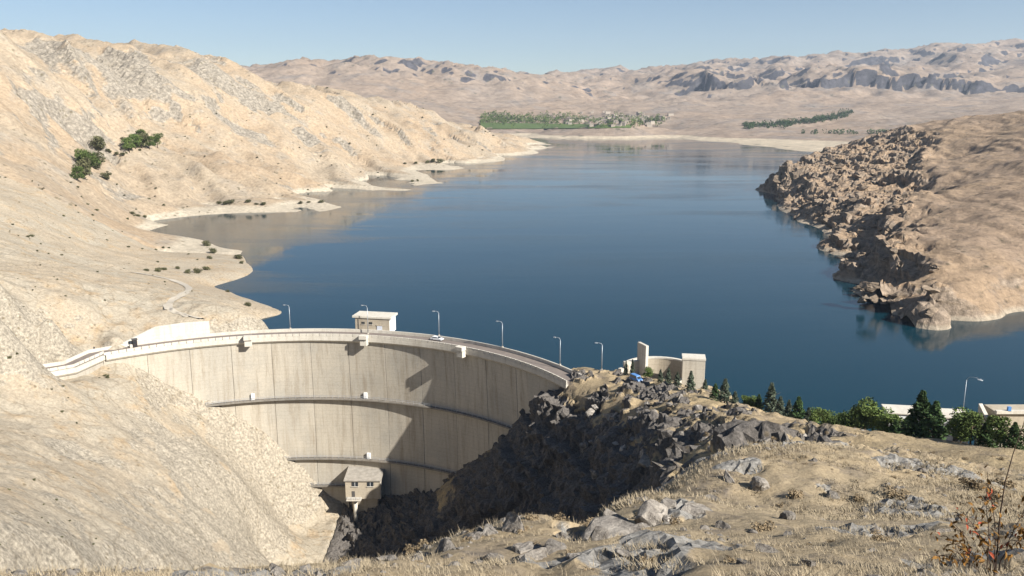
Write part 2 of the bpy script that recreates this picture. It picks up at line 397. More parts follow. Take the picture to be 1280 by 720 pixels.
pts += A((1280, 720, 10), (1000, 720, 12), (820, 720, 13), (640, 720, 14), (450, 720, 12), (250, 720, 13), (80, 722, 13), (-80, 724, 13),
         (1450, 690, 14), (1400, 640, 40),
         (60, 719, 15), (200, 713, 16), (400, 698, 17.5), (480, 691, 18.5), (560, 670, 21), (640, 657, 24), (690, 667, 24), (740, 668, 28), (770, 645, 34), (810, 624, 42), (860, 602, 52),
         (900, 640, 35), (900, 690, 20), (900, 602, 55), (1000, 600, 62), (1000, 650, 33), (1000, 700, 16), (1100, 600, 64), (1100, 650, 33), (1100, 700, 15),
         (1200, 600, 67), (1200, 650, 31), (1280, 605, 70), (1280, 660, 24), (1000, 560, 108), (1100, 572, 96), (1200, 578, 89), (900, 560, 88), (900, 530, 150), (950, 540, 128))
brow = [(60, 719, 15), (200, 713, 16), (400, 698, 17.5), (480, 691, 18.5), (560, 670, 21), (640, 657, 24)]
for p in brow:
    x, y, z = aty(*p); pts += [(x * 1.15 - 1, y + 6, z - 7), (x * 1.3 - 4, y + 26, z - 45), (x * 1.4 - 6, y + 48, z - 95)]
# right rim of the gorge and its west face
rim = [(700, 478, 255), (745, 503, 235), (775, 535, 200), (800, 562, 163), (830, 588, 122), (852, 604, 84)]
for p in rim:
    x, y, z = aty(*p); pts.append((x, y, z))
    pts += [(x - 11, y - 3, z - 17), (x - 24, y - 5, z - 41), (x - 38, y - 4, max(z - 68, -60)), (x - 50, y, max(z - 95, -63))]
pts += [(6, 52, 60), (-6, 50, 35), (-20, 60, -10), (3, 36, 70), (-6, 36, 62)]
pts += [(-48, 292, -62), (-60, 296, -62), (-50, 250, -65), (-45, 205, -67), (-42, 150, -69), (-38, 100, -71), (-62, 310, -61)]
# left gorge wall
pts += A((0, 482, 235), (100, 476, 264), (150, 474, 276), (180, 480, 284), (205, 496, 289), (240, 511, 294), (300, 549, 299), (340, 582, 301), (372, 606, 303), (386, 640, 301),
         (300, 600, 268), (200, 600, 228), (100, 600, 192), (0, 600, 168), (-100, 600, 150), (0, 700, 122), (100, 700, 143), (200, 700, 176), (300, 695, 226), (325, 692, 258), (362, 660, 288),
         (200, 540, 262), (100, 540, 232), (0, 540, 205), (-100, 700, 110), (-100, 480, 225), (300, 640, 255), (200, 650, 205))
pts += [(-60, 60, -40), (-80, 90, -30), (-110, 70, 15), (-150, 90, 40)]
# left abutment and bank
pts += [(-146, 272, 5.2), (-141, 274, 2.5), (-138, 279, 2.5), (-150, 264.5, 5.0), (-146, 262, 3.5), (-148, 281, 6.8), (-153, 271, 6.8), (-158, 265, 7.5), (-145, 290, 7.0)]
pts += [atz(a, b, -14) for a, b in [(600, 242), (560, 250), (640, 222), (680, 208), (720, 195), (780, 195), (820, 200), (620, 260), (500, 275)]]
pts += A((60, 458, 272), (0, 452, 265), (0, 400, 250), (-100, 400, 235), (0, 360, 275), (0, 330, 330), (0, 300, 370), (-100, 300, 340), (0, 250, 440), (0, 200, 540), (-120, 200, 500),
         (60, 430, 282), (110, 420, 295), (100, 380, 305), (60, 400, 280), (140, 424, 292), (150, 400, 312), (200, 385, 328), (250, 395, 322), (300, 402, 327), (330, 402, 338), (250, 372, 360),
         (100, 330, 395), (200, 335, 440), (250, 335, 462), (280, 328, 478), (100, 300, 455), (200, 312, 520), (60, 270, 460), (100, 250, 540), (150, 265, 652),
         (100, 218, 640), (110, 190, 800), (140, 190, 820), (190, 178, 900), (150, 205, 760), (200, 205, 830), (240, 225, 800), (270, 200, 880), (300, 240, 790), (230, 250, 742),
         (0, 130, 680), (0, 80, 760), (0, 40, 840), (45, 54, 960), (85, 53, 980), (-150, 20, 860), (80, 100, 900), (120, 78, 1030), (118, 63, 1060), (140, 57, 1120), (162, 52, 1150), (195, 61, 1150), (235, 62, 1170), (262, 72, 1190), (290, 87, 1220), (345, 100, 1280),
         (200, 100, 1020), (260, 110, 1060), (300, 150, 1060), (200, 150, 980), (100, 150, 820), (60, 180, 720), (400, 200, 1050), (350, 200, 940), (400, 150, 1230), (330, 240, 800), (420, 222, 1010),
         (430, 117, 1370), (520, 138, 1500), (600, 157, 1650), (650, 170, 1790), (480, 180, 1320), (550, 175, 1550), (600, 182, 1700), (480, 205, 1190), (560, 195, 1360))
shore = [(347, 394), (312, 374), (288, 365), (268, 358), (294, 350), (316, 339), (309, 329), (304, 313), (276, 309), (256, 301), (184, 290), (212, 281), (190, 276), (231, 271), (265, 268), (312, 266), (400, 266),
         (414, 263), (447, 256), (442, 249), (484, 245), (471, 238), (523, 237), (556, 229), (540, 223), (518, 213), (582, 210), (632, 199), (629, 195), (664, 187), (693, 182.5)]
pts += [atz(a, b, 0.0) for a, b in shore]
pts += [atz(a, b, c) for a, b, c in [(430, 252, 1.4), (455, 243, 1.3), (380, 259, 2.2), (415, 252, 2.5), (400, 245, 4), (440, 236, 5), (510, 232, 1.4), (535, 227, 1.2), (480, 228, 4), (500, 222, 6), (560, 210, 1.6), (540, 206, 3), (600, 202, 1.8), (295, 340, 2.2), (285, 320, 2.0), (250, 345, 4)]]
pts += [atz(a, b, -7.0) for a, b in [(395, 412), (345, 385), (330, 366), (365, 346), (350, 316), (320, 304), (260, 294), (310, 286), (400, 288), (480, 272), (530, 258), (590, 250), (640, 230), (700, 206), (745, 190), (790, 190)]]
pts += [(-70, 345, -40), (-20, 335, -35), (-100, 352, -12), (20, 320, -20), (0, 420, -40), (100, 420, -40), (150, 600, -40), (0, 700, -40), (100, 1000, -40), (200, 1400, -30), (250, 1900, -25)]
pts += [(-900, 1200, 190), (-1000, 700, 150), (-1000, 1900, 120), (-500, 1500, 150), (-200, 1800, 90), (50, 2100, 5), (-500, 2200, 60), (-500, 400, 120), (-420, 280, 90), (-350, 150, 75)]
HB = RBF(pts, 2.0)

outcrop = np.array([aty(*p)[:2] for p in [(715, 486, 250), (770, 508, 225), (830, 528, 190), (880, 548, 140), (950, 560, 106), (1000, 573, 86), (1060, 592, 70), (1150, 616, 54)]])
def band_dist(x, y, P):
    d = np.full(x.shape, 1e9); tt = np.zeros(x.shape)
    for i in range(len(P) - 1):
        a = P[i]; b = P[i + 1]; ab = b - a
        t = np.clip(((x - a[0]) * ab[0] + (y - a[1]) * ab[1]) / (ab @ ab), 0, 1)
        q = np.hypot(x - a[0] - t * ab[0], y - a[1] - t * ab[1]); k = q < d
        d = np.where(k, q, d); tt = np.where(k, i + t, tt)
    return d, tt
def HN(x, y):
    """height of the camera hill, the gorge and the left bank"""
    b = HB(x, y)
    inside = (np.hypot(x - CX, y - CY) < R0 + 1) | (y < 235)
    right = sstep(-60, -30, x) * sstep(330, 280, y)
    m = np.where(inside, 1.0, np.clip(b / 11, .04, 1))
    nearcrest = 1 - .85 * np.exp(-((np.hypot(x - CX, y - CY) - R0 - 2) / 9) ** 2) * (b > -6)
    nearcrest = nearcrest * (1 - .9 * np.exp(-(np.hypot(x + 146, y - 271) / 14) ** 2))
    far = sstep(420, 850, y) * (1 - right)
    u = .83 * x - .55 * y; v = .55 * x + .83 * y; wv = v + fbm(x, y, 260, 2, 70) * 60
    gul = fbm(u / 4.5, wv, 95, 3, 73, .5, True) * 11 + fbm(u / 3, wv, 34, 3, 77, .5, True) * 2.6
    n = far * (gul - 9 + fbm(x, y, 420, 2, 3, .5, True) * 12 + fbm(x, y, 100, 4, 8, .55, True) * 2.5)
    n = n + (1 - right) * (fbm(x, y, 60, 3, 12, .5, True) * 1.6 * (.5 + far) + fbm(x, y, 14, 3, 14) * .5 + fbm(x / 1.0, y, 9, 3, 16, .5, True) * .55 * sstep(420, 330, y))
    d, _ = band_dist(x, y, outcrop)
    oc = np.exp(-(d / (6 + .05 * y)) ** 2)
    fg = sstep(90, 25, y)
    n = n + right * (fbm(x, y, 26, 2, 21) * (1.1 - .75 * fg) + fbm(x, y, 7, 3, 23) * (.38 - .16 * fg) + fbm(x, y, 5, 4, 29, .55, True) * oc * .9)
    n = n + right * fg * (fbm(x, y, 1.6, 4, 33, .55) * .13)
    return b + n * m * nearcrest
def grid(x0, x1, y0, y1, st):
    xs = np.linspace(x0, x1, int(round((x1 - x0) / st)) + 1); ys = np.linspace(y0, y1, int(round((y1 - y0) / st)) + 1)
    X, Y = np.meshgrid(xs, ys); ny, nx = X.shape
    i = (np.arange(ny - 1)[:, None] * nx + np.arange(nx - 1)[None]).ravel()
    return X, Y, np.c_[i, i + 1, i + nx + 1, i + nx]
def normals(X, Y, Z):
    gy, gx = np.gradient(Z, Y[:, 0], X[0]); n = np.stack([-gx, -gy, np.ones_like(Z)], -1)
    return n / np.linalg.norm(n, axis=-1, keepdims=True)
def edge_fade(X, Y, w):
    return np.clip(np.minimum.reduce([X - X.min(), X.max() - X, Y - Y.min(), Y.max() - Y]) / w, 0, 1)
def sheet(name, rect, st, mat, disp=0, lam=6, zs=1.0, cut=None, sink=None, rockfn=None, steep=(.55, .85), floor_shade=0.0, flat_at=.3, bed=0.0):
    X, Y, Q = grid(*rect, st); Z = HN(X, Y); Nn = normals(X, Y, Z)
    slope = 1 - Nn[..., 2]
    st_ = sstep(1 - steep[1], 1 - steep[0], slope)
    rock = st_ if rockfn is None else np.clip(np.maximum(st_, rockfn(X, Y)), 0, 1)
    rock = np.maximum(rock, sstep(-44, -54, Z) * floor_shade)  # shade of the gorge floor painted in by blending to the rock colour
    V = np.stack([X, Y, Z], -1).reshape(-1, 3)
    if disp:
        a = disp * (rock * edge_fade(X, Y, st * 6)).ravel()
        t = .45 * noise3(V, lam * 1.6, 4, 71) + .75 * crag(V * np.array([1, 1, zs]), a, lam * .5, 72) + .2 * crag(V * np.array([1, 1, zs]), a, lam * .17, 75) + bed * beds(V, lam * .33, (.35, .2, .9), 78)
        V = V + Nn.reshape(-1, 3) * (a * t)[:, None]
    if sink is not None: V[:, 2] -= sink(X, Y).ravel()
    if cut is not None:
        c = V[Q].mean(1); Q = Q[~cut(c[:, 0], c[:, 1])]
    o = link(name, mesh_np(name, V, Q, mat, True, {"rock": rock.ravel()}, rock.ravel()[Q].mean(1) > flat_at)); tag(o, kind="structure"); return o
def rock_near(X, Y):
    d, _ = band_dist(X, Y, outcrop)
    return np.exp(-(d / (8 + .07 * Y)) ** 2) * sstep(-.25, .2, fbm(X, Y, 11, 3, 44)) * 1.0
def rock_fore(X, Y):
    return np.maximum(rock_near(X, Y), sstep(.18, .5, fbm(X, Y, 5, 3, 47)) * .8)
def rock_wall(X, Y):
    return .5 * sstep(310, 285, Y) * sstep(0, .5, fbm(X, Y, 30, 3, 66)) + .4 * sstep(.25, .5, fbm(X, Y, 45, 3, 68))
lridge = np.array([aty(*p)[:2] for p in [(110, 90, 1010), (170, 85, 1060), (230, 95, 1080), (300, 120, 1100), (345, 135, 1130)]])
def rock_left(X, Y):
    d, _ = band_dist(X, Y, lridge)
    a = np.exp(-(d / 95) ** 2) * sstep(-.25, .15, fbm(X, Y, 70, 3, 61))
    b = sstep(.34, .55, fbm(X, Y, 130, 4, 63)) * .55 * sstep(8, 20, HB(X, Y))
    return np.maximum(a, b)
inr = lambda x, y, r, e: (x > r[0] + e) & (x < r[1] - e) & (y > r[2] + e) & (y < r[3] - e)
S1 = (-42, 62, -12, 78); S2 = (-66, 250, 60, 345); S3 = (-330, -40, 40, 520); S4 = (-1000, 260, 300, 2100)
sheet('foreground_slope', S1, .24, 'fore', .42, 2.6, rockfn=rock_fore)
sheet('gorge_hillside', S2, .62, 'near', 3.0, 9, zs=.6, rockfn=rock_near, floor_shade=1.0, bed=.8, cut=lambda x, y: inr(x, y, S1, 1.5), sink=lambda X, Y: .5 * inr(X, Y, S1, -.5))
sheet('left_bank', S3, 1.0, 'bank_near', .75, 20, zs=.3, rockfn=rock_wall, flat_at=2, cut=lambda x, y: (x > -64) & (y > 62) & (y < 343), sink=lambda X, Y: 1.0 * (X > -66.5) * (Y > 58))
sheet('left_hills', S4, 4.2, 'bank', 4.5, 30, rockfn=rock_left, cut=lambda x, y: inr(x, y, S3, 9) | inr(x, y, S2, 9), sink=lambda X, Y: 1.6 * inr(X, Y, S3, -3), steep=(.48, .78))

# ------------------------------------------------------------------ promontory on the right shore
pp = [atz(a, b, 0) for a, b in [(1380, 380), (1280, 389), (1232, 401), (1178, 404), (1123, 394), (1090, 390), (1066, 385), (1074, 372), (1076, 356), (1041, 345), (1042, 335), (1054, 323), (1035, 300), (1018, 284), (991, 270), (971, 257), (971, 246)]]
pp += [atz(a, b, -8) for a, b in [(1450, 400), (1280, 420), (1180, 425), (1080, 405), (1040, 385), (1010, 340), (990, 300), (950, 265), (945, 240), (950, 215)]]
pp += A((980, 212, 900), (986, 203, 930), (1000, 197, 980), (1050, 183, 1020), (1100, 170, 1060), (1150, 160, 1020), (1200, 151, 980), (1240, 146, 940), (1280, 142, 920), (1400, 135, 900),
        (1280, 350, 395), (1280, 300, 445), (1280, 250, 520), (1280, 200, 650), (1380, 300, 440), (1400, 200, 650), (1280, 170, 780), (1180, 385, 362), (1180, 370, 372), (1180, 350, 388), (1180, 320, 424), (1185, 300, 455), (1240, 380, 370), (1240, 350, 392), (1140, 382, 374), (1130, 362, 388), (1110, 374, 384),
        (1140, 330, 420), (1150, 300, 465), (1100, 350, 408), (1095, 330, 440), (1085, 312, 480), (1120, 300, 492), (1100, 270, 570), (1060, 290, 545), (1170, 265, 555), (1185, 235, 660), (1120, 240, 655), (1060, 250, 665), (1010, 255, 720), (1020, 230, 800), (1070, 215, 810), (1140, 205, 800), (1210, 200, 790), (1220, 175, 860), (1000, 215, 860))
pp += [(430, 1150, 30), (520, 1250, 35), (600, 1200, 60), (800, 1300, 60), (1000, 1000, 90), (900, 700, 80), (700, 450, 40), (330, 1300, -10), (500, 1450, -5), (800, 1600, 0), (260, 1050, -15), (200, 800, -25), (600, 320, 0), (500, 300, -15), (100, 600, -35), (300, 250, -30)]
pp += [(.297 * y_, y_, -12) for y_ in (720, 820, 900, 1000, 1100, 1250, 1400)] + [(.337 * y_, y_, 9) for y_ in (880, 950)] + [(.328 * y_, y_, -4) for y_ in (1080, 1200)] + [(.37 * 1060, 1060, 24)]
pp += [atz(*q) for q in [(1080, 377, 3), (1096, 362, 8), (1092, 348, 9), (1083, 350, 6), (1068, 330, 8), (1054, 336, 4), (1086, 314, 10), (1116, 372, 6), (1150, 379, 6), (1200, 382, 6), (1240, 379, 5), (1020, 270, 6), (1052, 288, 6), (1000, 252, 8)]]
HP_ = RBF(pp, 4.0)
edge = np.array([aty(*p)[:2] for p in [(1110, 388, 380), (1130, 330, 430), (1120, 290, 510), (1130, 250, 620), (1130, 215, 760), (1150, 180, 900)]])
def west(x, y):           # 1 on the broken lake-side flank, 0 on the smooth eastern back
    ex = np.interp(y, edge[:, 1], edge[:, 0]); return sstep(45, -15, x - ex)
def HP(x, y):
    b = HP_(x, y); m = np.clip((b + 1) / 9, .05, 1); w = west(x, y)
    # tilted beds: step the slope into ledges, stronger on the lake side
    q = b + fbm(x, y, 60, 3, 102) * 5; stp = 6.0
    fr = q / stp - np.floor(q / stp); led = (sstep(.3, .75, fr) - fr) * stp
    n = led * (.42 + .58 * w) * .9 + fbm(x, y, 90, 3, 104, .5, True) * (2.2 + 2.2 * w) + fbm(x, y, 22, 4, 107, .55, True) * (.5 + 2.2 * w) + fbm(x, y, 7, 2, 111) * .4
    ex = np.interp(y, edge[:, 1], edge[:, 0]) + fbm(x, y, 70, 3, 140) * 34
    sc = (sstep(-7, 7, x - ex) - .5) * (9 + 4 * fbm(x, y, 120, 2, 141)) * np.exp(-((x - ex) / 70) ** 2)
    return b + (n + sc) * m
X, Y, Q = grid(170, 800, 300, 1180, 1.7); Z = HP(X, Y); Nn = normals(X, Y, Z)
rk = np.clip(sstep(.10, .30, 1 - Nn[..., 2]) * (.45 + .55 * west(X, Y)), 0, 1)
V = np.stack([X, Y, Z], -1).reshape(-1, 3)
mk = (.25 + .75 * rk.ravel()) * (.1 + .9 * west(X, Y).ravel()) * np.clip(Z.ravel() / 3, 0, 1)
V += Nn.reshape(-1, 3) * (mk * (.9 + 4.6 * crag(V * np.array([.6, 1.2, 1.9]), mk, 30, 120) + .9 * crag(V * np.array([.7, 1, 1.6]), mk, 8, 124) + 4.2 * beds(V, 5.0, (.22, -.12, .97), 126) + 1.2 * noise3(V, 18, 3, 121)))[:, None]
keep = V[Q][:, :, 2].max(1) > -4
tag(link('right_promontory', mesh_np('right_promontory', V, Q[keep], 'pen', True, {"rock": rk.ravel()}, (mk[Q].mean(1) > .22)[keep])), kind="structure")

# ------------------------------------------------------------------ far valley and mountains
fp = [atz(a, b, 0) for a, b in [(660, 169.5), (720, 169), (780, 169), (830, 172), (880, 176), (930, 181), (975, 186), (1003, 189)]]
fp += [atz(a, b, -10) for a, b in [(650, 180), (720, 180), (800, 180), (850, 183), (900, 187), (950, 193), (985, 199)]]
fp += A((1040, 180, 2000), (1100, 172, 2050), (1180, 160, 2150), (1280, 150, 2200), (1400, 145, 2200), (900, 168, 2350), (960, 172, 2250), (830, 163, 2500),
        (620, 160, 2650), (700, 161, 2600), (780, 161, 2600), (620, 148, 3100), (700, 148, 3100), (800, 146, 3100), (760, 138, 3400), (820, 150, 2900), (880, 150, 2800), (900, 140, 3200), (840, 138, 3300), (940, 150, 2700), (1000, 160, 2500), (1000, 145, 2900), (1060, 140, 3100), (1100, 150, 2700),
        (640, 130, 3500), (560, 130, 3400), (480, 120, 3400), (500, 100, 3700), (420, 100, 3700), (330, 100, 3600), (600, 105, 3800), (560, 115, 3600), (660, 118, 3700), (700, 125, 3600), (740, 118, 3800),
        (320, 87, 4100), (365, 76, 4000), (395, 79, 4000), (425, 78, 4000), (448, 71, 4000), (480, 76, 4000), (510, 76, 4050), (570, 81, 4100), (610, 87, 4150), (640, 93, 4200), (680, 93, 4300), (715, 100, 4300), (760, 105, 4300),
        (700, 94, 6300), (740, 84, 6500), (790, 82, 6600), (830, 82, 6600), (870, 77, 6500), (935, 66, 6400), (990, 70, 6400), (1030, 60, 6400), (1090, 62, 6400), (1150, 55, 6400), (1200, 52, 6400), (1240, 49, 6400), (1300, 52, 6500), (1400, 50, 6500),
        (930, 82, 5500), (1050, 80, 5500), (1150, 76, 5500), (1230, 62, 5300), (1280, 60, 5300), (1200, 78, 5000), (1280, 84, 4900), (850, 92, 5200), (1000, 88, 5000), (1100, 86, 5000),
        (950, 132, 3500), (1000, 128, 3650), (1060, 130, 3500), (900, 128, 3650), (850, 125, 3700), (980, 113, 3850), (1060, 114, 3850), (1160, 130, 3300), (1280, 132, 3000), (1200, 120, 3700), (1280, 122, 3500), (870, 118, 3900), (940, 116, 3900), (1120, 118, 3800))
fp += [(-2500, 3500, 250), (-2500, 5000, 300), (-1500, 3000, 120), (-1000, 2400, 60), (4500, 3000, 100), (4500, 6000, 450), (3000, 2200, 60), (2000, 1700, 30), (1300, 1750, 15), (0, 7500, 250), (-3000, 7500, 350), (4000, 7800, 400), (2500, 8000, 400), (1000, 1500, -10), (400, 1600, -20), (-300, 2000, -10)]
HF_ = RBF(fp, 40.0)
def HF(x, y):
    b = HF_(x, y); m = np.clip(b / 32, .02, 1)
    hi = sstep(3300, 4300, y)
    n = -26 * hi + fbm(x, y, 900, 3, 203, .5, True) * 26 * hi + fbm(x, y, 620, 2, 205, .5, True) * 8 * (1 - hi) + fbm(x, y, 240, 4, 207, .55, True) * (7 + 11 * hi) + fbm(x, y, 110, 4, 211, .55, True) * (2 + 7 * hi)
    n = n + sstep(3650, 3900, y) * sstep(300, -300, x) * fbm(x, y, 230, 4, 240, .55, True) * 22
    # a broken cliff band along the plateau on the right
    cx = np.array([300, 700, 1050, 1300, 1600, 1900, 2300, 3000, 4500]); cy = np.array([4500, 4350, 4250, 4180, 4150, 4050, 3950, 3850, 3800])
    e = y - np.interp(x, cx, cy) - fbm(x, y, 420, 5, 220, .6) * 150
    ck = sstep(700, 1000, x)
    up = ck * (sstep(-12, 12, e) * 62 + sstep(-12, 12, e - 110) * 22) * (.55 + .45 * sstep(-.4, .3, fbm(x, y, 500, 2, 230)))
    return b + n * m + up - ck * sstep(200, 1200, e) * 84
X, Y, Q = grid(-3600, 5000, 1500, 8200, 21); Z = HF(X, Y); Nn = normals(X, Y, Z)
rk = sstep(.09, .26, 1 - Nn[..., 2])
keep = np.stack([X, Y, Z], -1).reshape(-1, 3)[Q][:, :, 2].max(1) > -3
tag(link('far_hills', mesh_np('far_hills', np.stack([X, Y, Z], -1).reshape(-1, 3), Q[keep], 'far', True, {"rock": rk.ravel()})), kind="structure")

# ground under everything, out to the horizon, and the lake
g = MB().add([(-9000, -600, -95), (9000, -600, -95), (9000, 9500, -95), (-9000, 9500, -95)], [(0, 1, 2, 3)]).obj('ground', 'bank'); tag(g, kind="structure")
arc = [(CX + (R0 + 4.5) * math.sin(math.radians(a)), CY + (R0 + 4.5) * math.cos(math.radians(a))) for a in range(-48, 65, 2)]
poly = [(-2600, 250), (-300, 262)] + arc + [(38, 238), (62, 205), (80, 165), (96, 138), (118, 112), (220, 100), (420, 80), (2600, 80), (2600, 2700), (-2600, 2700)]
bm = bmesh.new(); f = bm.faces.new([bm.verts.new((p[0], p[1], 0)) for p in poly]); bmesh.ops.triangulate(bm, faces=[f]); bmesh.ops.recalc_face_normals(bm, faces=bm.faces)
for f in bm.faces:
    if f.normal.z < 0: f.normal_flip()
me = bpy.data.meshes.new('lake'); bm.to_mesh(me); bm.free(); tag(link('lake', me, 'water'), kind="structure")

def hz(fn, x, y): return float(fn(np.array([x], float), np.array([y], float))[0])

def hit(px, py, fn, y0, y1, n=500):
    """the point of the ground that lies on the survey line through (px, py)"""
    zc, yc = ray(py); Ys = np.geomspace(y0, y1, n); s = Ys / yc
    xs = (px - 640) / F * s; zs = CAMZ + zc * s; h = fn(xs, Ys); k = np.nonzero(h >= zs)[0]
    i = int(k[0]) if len(k) else int(np.argmin(zs - h))
    return float(xs[i]), float(Ys[i]), float(h[i])

# ------------------------------------------------------------------ the arch dam
ROADZ = 7.4
def roff(z): return 1.8 * math.sin(math.pi * min(1, max(0, (7 - z) / 92.0)))
def pol(phi, r, z): a = math.radians(phi); return (CX + r * math.sin(a), CY + r * math.cos(a), z)
def phi_at(px, r, z):
    best = min((abs((lambda p: 640 + F * p[0] / (p[1] * math.cos(PITCH) + (CAMZ - p[2]) * math.sin(PITCH)))(pol(a * .1, r, z)) - px), a * .1) for a in range(-420, 660))
    return best[1]
dam = empty('arch_dam', pol(0, R0, -62)); dam_o = Vector(dam.location)
tag(dam, "curved pale concrete arch dam with three catwalks across the gorge", "dam")
def dpart(mb, name, mat, parent=None, **k):
    mb.v = [tuple(Vector(v) - dam_o) for v in mb.v]
    return mb.obj(name, mat, parent or dam, **k)
def arc_frames(a0, a1, step=1.0):
    n = max(2, int(abs(a1 - a0) / step) + 1)
    return [(pol(a, R0, 0), (math.sin(math.radians(a)), math.cos(math.radians(a)), 0), (0, 0, 1)) for a in np.linspace(a0, a1, n)]
PH0, PH1, NB = -41.3, 63.0, 13
zs = np.linspace(6.0, -67, 26)
def wall_block(a0, a1, front, back):
    n = max(3, int((a1 - a0) / 1.6) + 1); V = []; aa = np.linspace(a0, a1, n)
    for z in zs:
        for a in aa: V.append(pol(a, R0 + roff(z) + front, z))
    for z in zs:
        for a in aa: V.append(pol(a, R0 + roff(z) + back, z))
    nz = len(zs); o = n * nz; Fc = []
    for i in range(nz - 1):
        for k in range(n - 1):
            q = (i * n + k, i * n + k + 1, (i + 1) * n + k + 1, (i + 1) * n + k); Fc += [q, tuple(o + t for t in q[::-1])]
        for k in (0, n - 1): Fc.append((i * n + k, (i + 1) * n + k, o + (i + 1) * n + k, o + i * n + k))
    for k in range(n - 1):
        for i in (0, nz - 1): Fc.append((i * n + k, i * n + k + 1, o + i * n + k + 1, o + i * n + k))
    mb = MB(); mb.add(V, Fc); return mb
for b in range(NB):
    w = (PH1 - PH0) / NB; a0 = PH0 + b * w; g_ = .04
    dpart(wall_block(a0 + g_, a0 + w - g_, 0.04 * (b % 3), 4.0), 'concrete_block', 'conc')
dpart(wall_block(PH0 + .2, PH1, .45, 3.4), 'wall_core', 'conc_tan')
# straight wing on the left abutment
wing = [Vector((-140.75, 283.9, 0)), Vector((-143.5, 268.5, 0)), Vector((-151, 262.5, 0))]
def wing_frames(off=0):
    nn = [Vector((-.985, .17, 0)), Vector((-.85, .53, 0)), Vector((-.62, .78, 0))]
    return [(wing[i] + nn[i] * off, nn[i], (0, 0, 1)) for i in range(3)]
dpart(MB().sweep(wing_frames(), [(0, -14), (4, -14), (4, 6.0), (0, 6.0)]), 'concrete_block', 'conc')
fr = wing_frames()[::-1] + arc_frames(PH0 + .4, PH1, 1.2)
dpart(MB().sweep(fr, [(-.9, 5.9), (-.3, 5.2), (.1, 5.2), (.1, 5.95), (6.9, 5.95), (6.9, ROADZ - .35), (-.9, ROADZ - .35)]), 'crest_cornice', 'conc_white')
dpart(MB().sweep(fr, [(-.25, ROADZ - .345), (6.2, ROADZ - .345), (6.2, ROADZ), (-.25, ROADZ)]), 'crest_road', 'asphalt')
dpart(MB().sweep(fr, [(6.25, ROADZ - .34), (6.75, ROADZ - .34), (6.75, ROADZ + 1.15), (6.25, ROADZ + 1.15)]), 'upstream_parapet', 'conc_white')
dpart(MB().sweep(fr, [(-.85, ROADZ - .34), (-.32, ROADZ - .34), (-.32, ROADZ + .12), (-.85, ROADZ + .12)]), 'kerb', 'conc_white')
pm = MB().box((0, 0, 0), (2.3, .38, .95)).mesh('parapet_panel', 'conc_white', bevel=.03)
npan = int(math.radians(PH1 - PH0) * R0 / 2.5)
for i in range(npan):
    a = PH0 + (i + .5) * (PH1 - PH0) / npan
    o = link('parapet_panel', pm, None, dam, Vector(pol(a, R0 - .58, ROADZ + .6)) - dam_o, -math.radians(a))
for i in range(10):
    a, b = (wing[0], wing[1]) if i < 6 else (wing[1], wing[2]); t = (i + .5) / 6 if i < 6 else (i - 5.5) / 4
    p = a.lerp(b, t); d = (b - a).normalized()
    o = link('parapet_panel', pm, None, dam, Vector((p.x + .5 * -d.y * -1, p.y, ROADZ + .6)) - dam_o, math.atan2(d.y, d.x))
# pier heads that project from the crest
for px in (310, 456, 578):
    a = phi_at(px, R0 - 1, 7); t = math.radians(a)
    o = MB().box((0, -.9, 5.9), (2.6, 2.0, 2.2)).box((0, -1.2, 8.0), (3.0, 2.4, 1.5)).obj('projecting_box', 'conc_white', dam, Vector(pol(a, R0 - .9, 0)) - dam_o, -t, bevel=.05)
def catwalk(z, a0, a1):
    r = roff(z); fr = arc_frames(a0, a1, 1.0)
    c = dpart(MB().sweep(fr, [(r - 1.7, z - .55), (r + .3, z - .55), (r + .3, z), (r - 1.7, z)]), 'catwalk', 'conc_shade')
    rail = MB()
    for h in (.55, 1.1):
        rail.tube([pol(a, R0 + r - 1.4, z + h) for a in np.linspace(a0, a1, len(fr))], .06, 5)
    for a in np.arange(a0, a1 + .01, 1.3): rail.tube([pol(a, R0 + r - 1.4, z - .05), pol(a, R0 + r - 1.4, z + 1.12)], .06, 5)
    rail.v = [tuple(Vector(v) - dam_o) for v in rail.v]; rail.obj('railing', 'steel', c)
    bm_ = MB().add([(-.15, .3, -.36), (-.15, -1.3, -.36), (-.15, .3, -1.5), (.15, .3, -.36), (.15, -1.3, -.36), (.15, .3, -1.5)], [(0, 1, 2), (5, 4, 3), (0, 3, 4, 1), (1, 4, 5, 2), (2, 5, 3, 0)]).mesh('bracket', 'conc_tan')
    for a in np.arange(a0 + .6, a1, 2.0):
        link('bracket', bm_, None, c, Vector(pol(a, R0 + r, z)) - dam_o, -math.radians(a))
    return c
CW = [(-17.0, -23, 56), (-41.5, -8.0, 40), (-52.8, -5.0, 8)]
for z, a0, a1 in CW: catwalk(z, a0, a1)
for z, px in ((-17, 457), (-17, 242), (-41.5, 461), (-17, 316)):
    a = phi_at(px, R0 + roff(z) - .6, z)
    MB().box((0, 0, 1.2), (1.3, .8, 2.4)).obj('access_cabinet', 'white', dam, Vector(pol(a, R0 + roff(z) - .45, z)) - dam_o, -math.radians(a), bevel=.04)
st = MB(); s0 = Vector(pol(-22.8, R0 + 1.2, -17.4)); s1 = Vector(pol(-15.5, R0 + 1.6, -29))
for i in range(22):
    p = s0.lerp(s1, i / 21); st.box(p, (.9, 1.1, .18), -math.radians(-20))
for off in (-.6, .6): st.tube([s0 + Vector((0, off, 1)), s1 + Vector((0, off, 1))], .07, 5)
for i in range(0, 22, 3):
    p = s0.lerp(s1, i / 21); st.tube([p + Vector((0, -.6, 0)), p + Vector((0, -.6, 1))], .05, 5)
dpart(st, 'stair', 'steel')

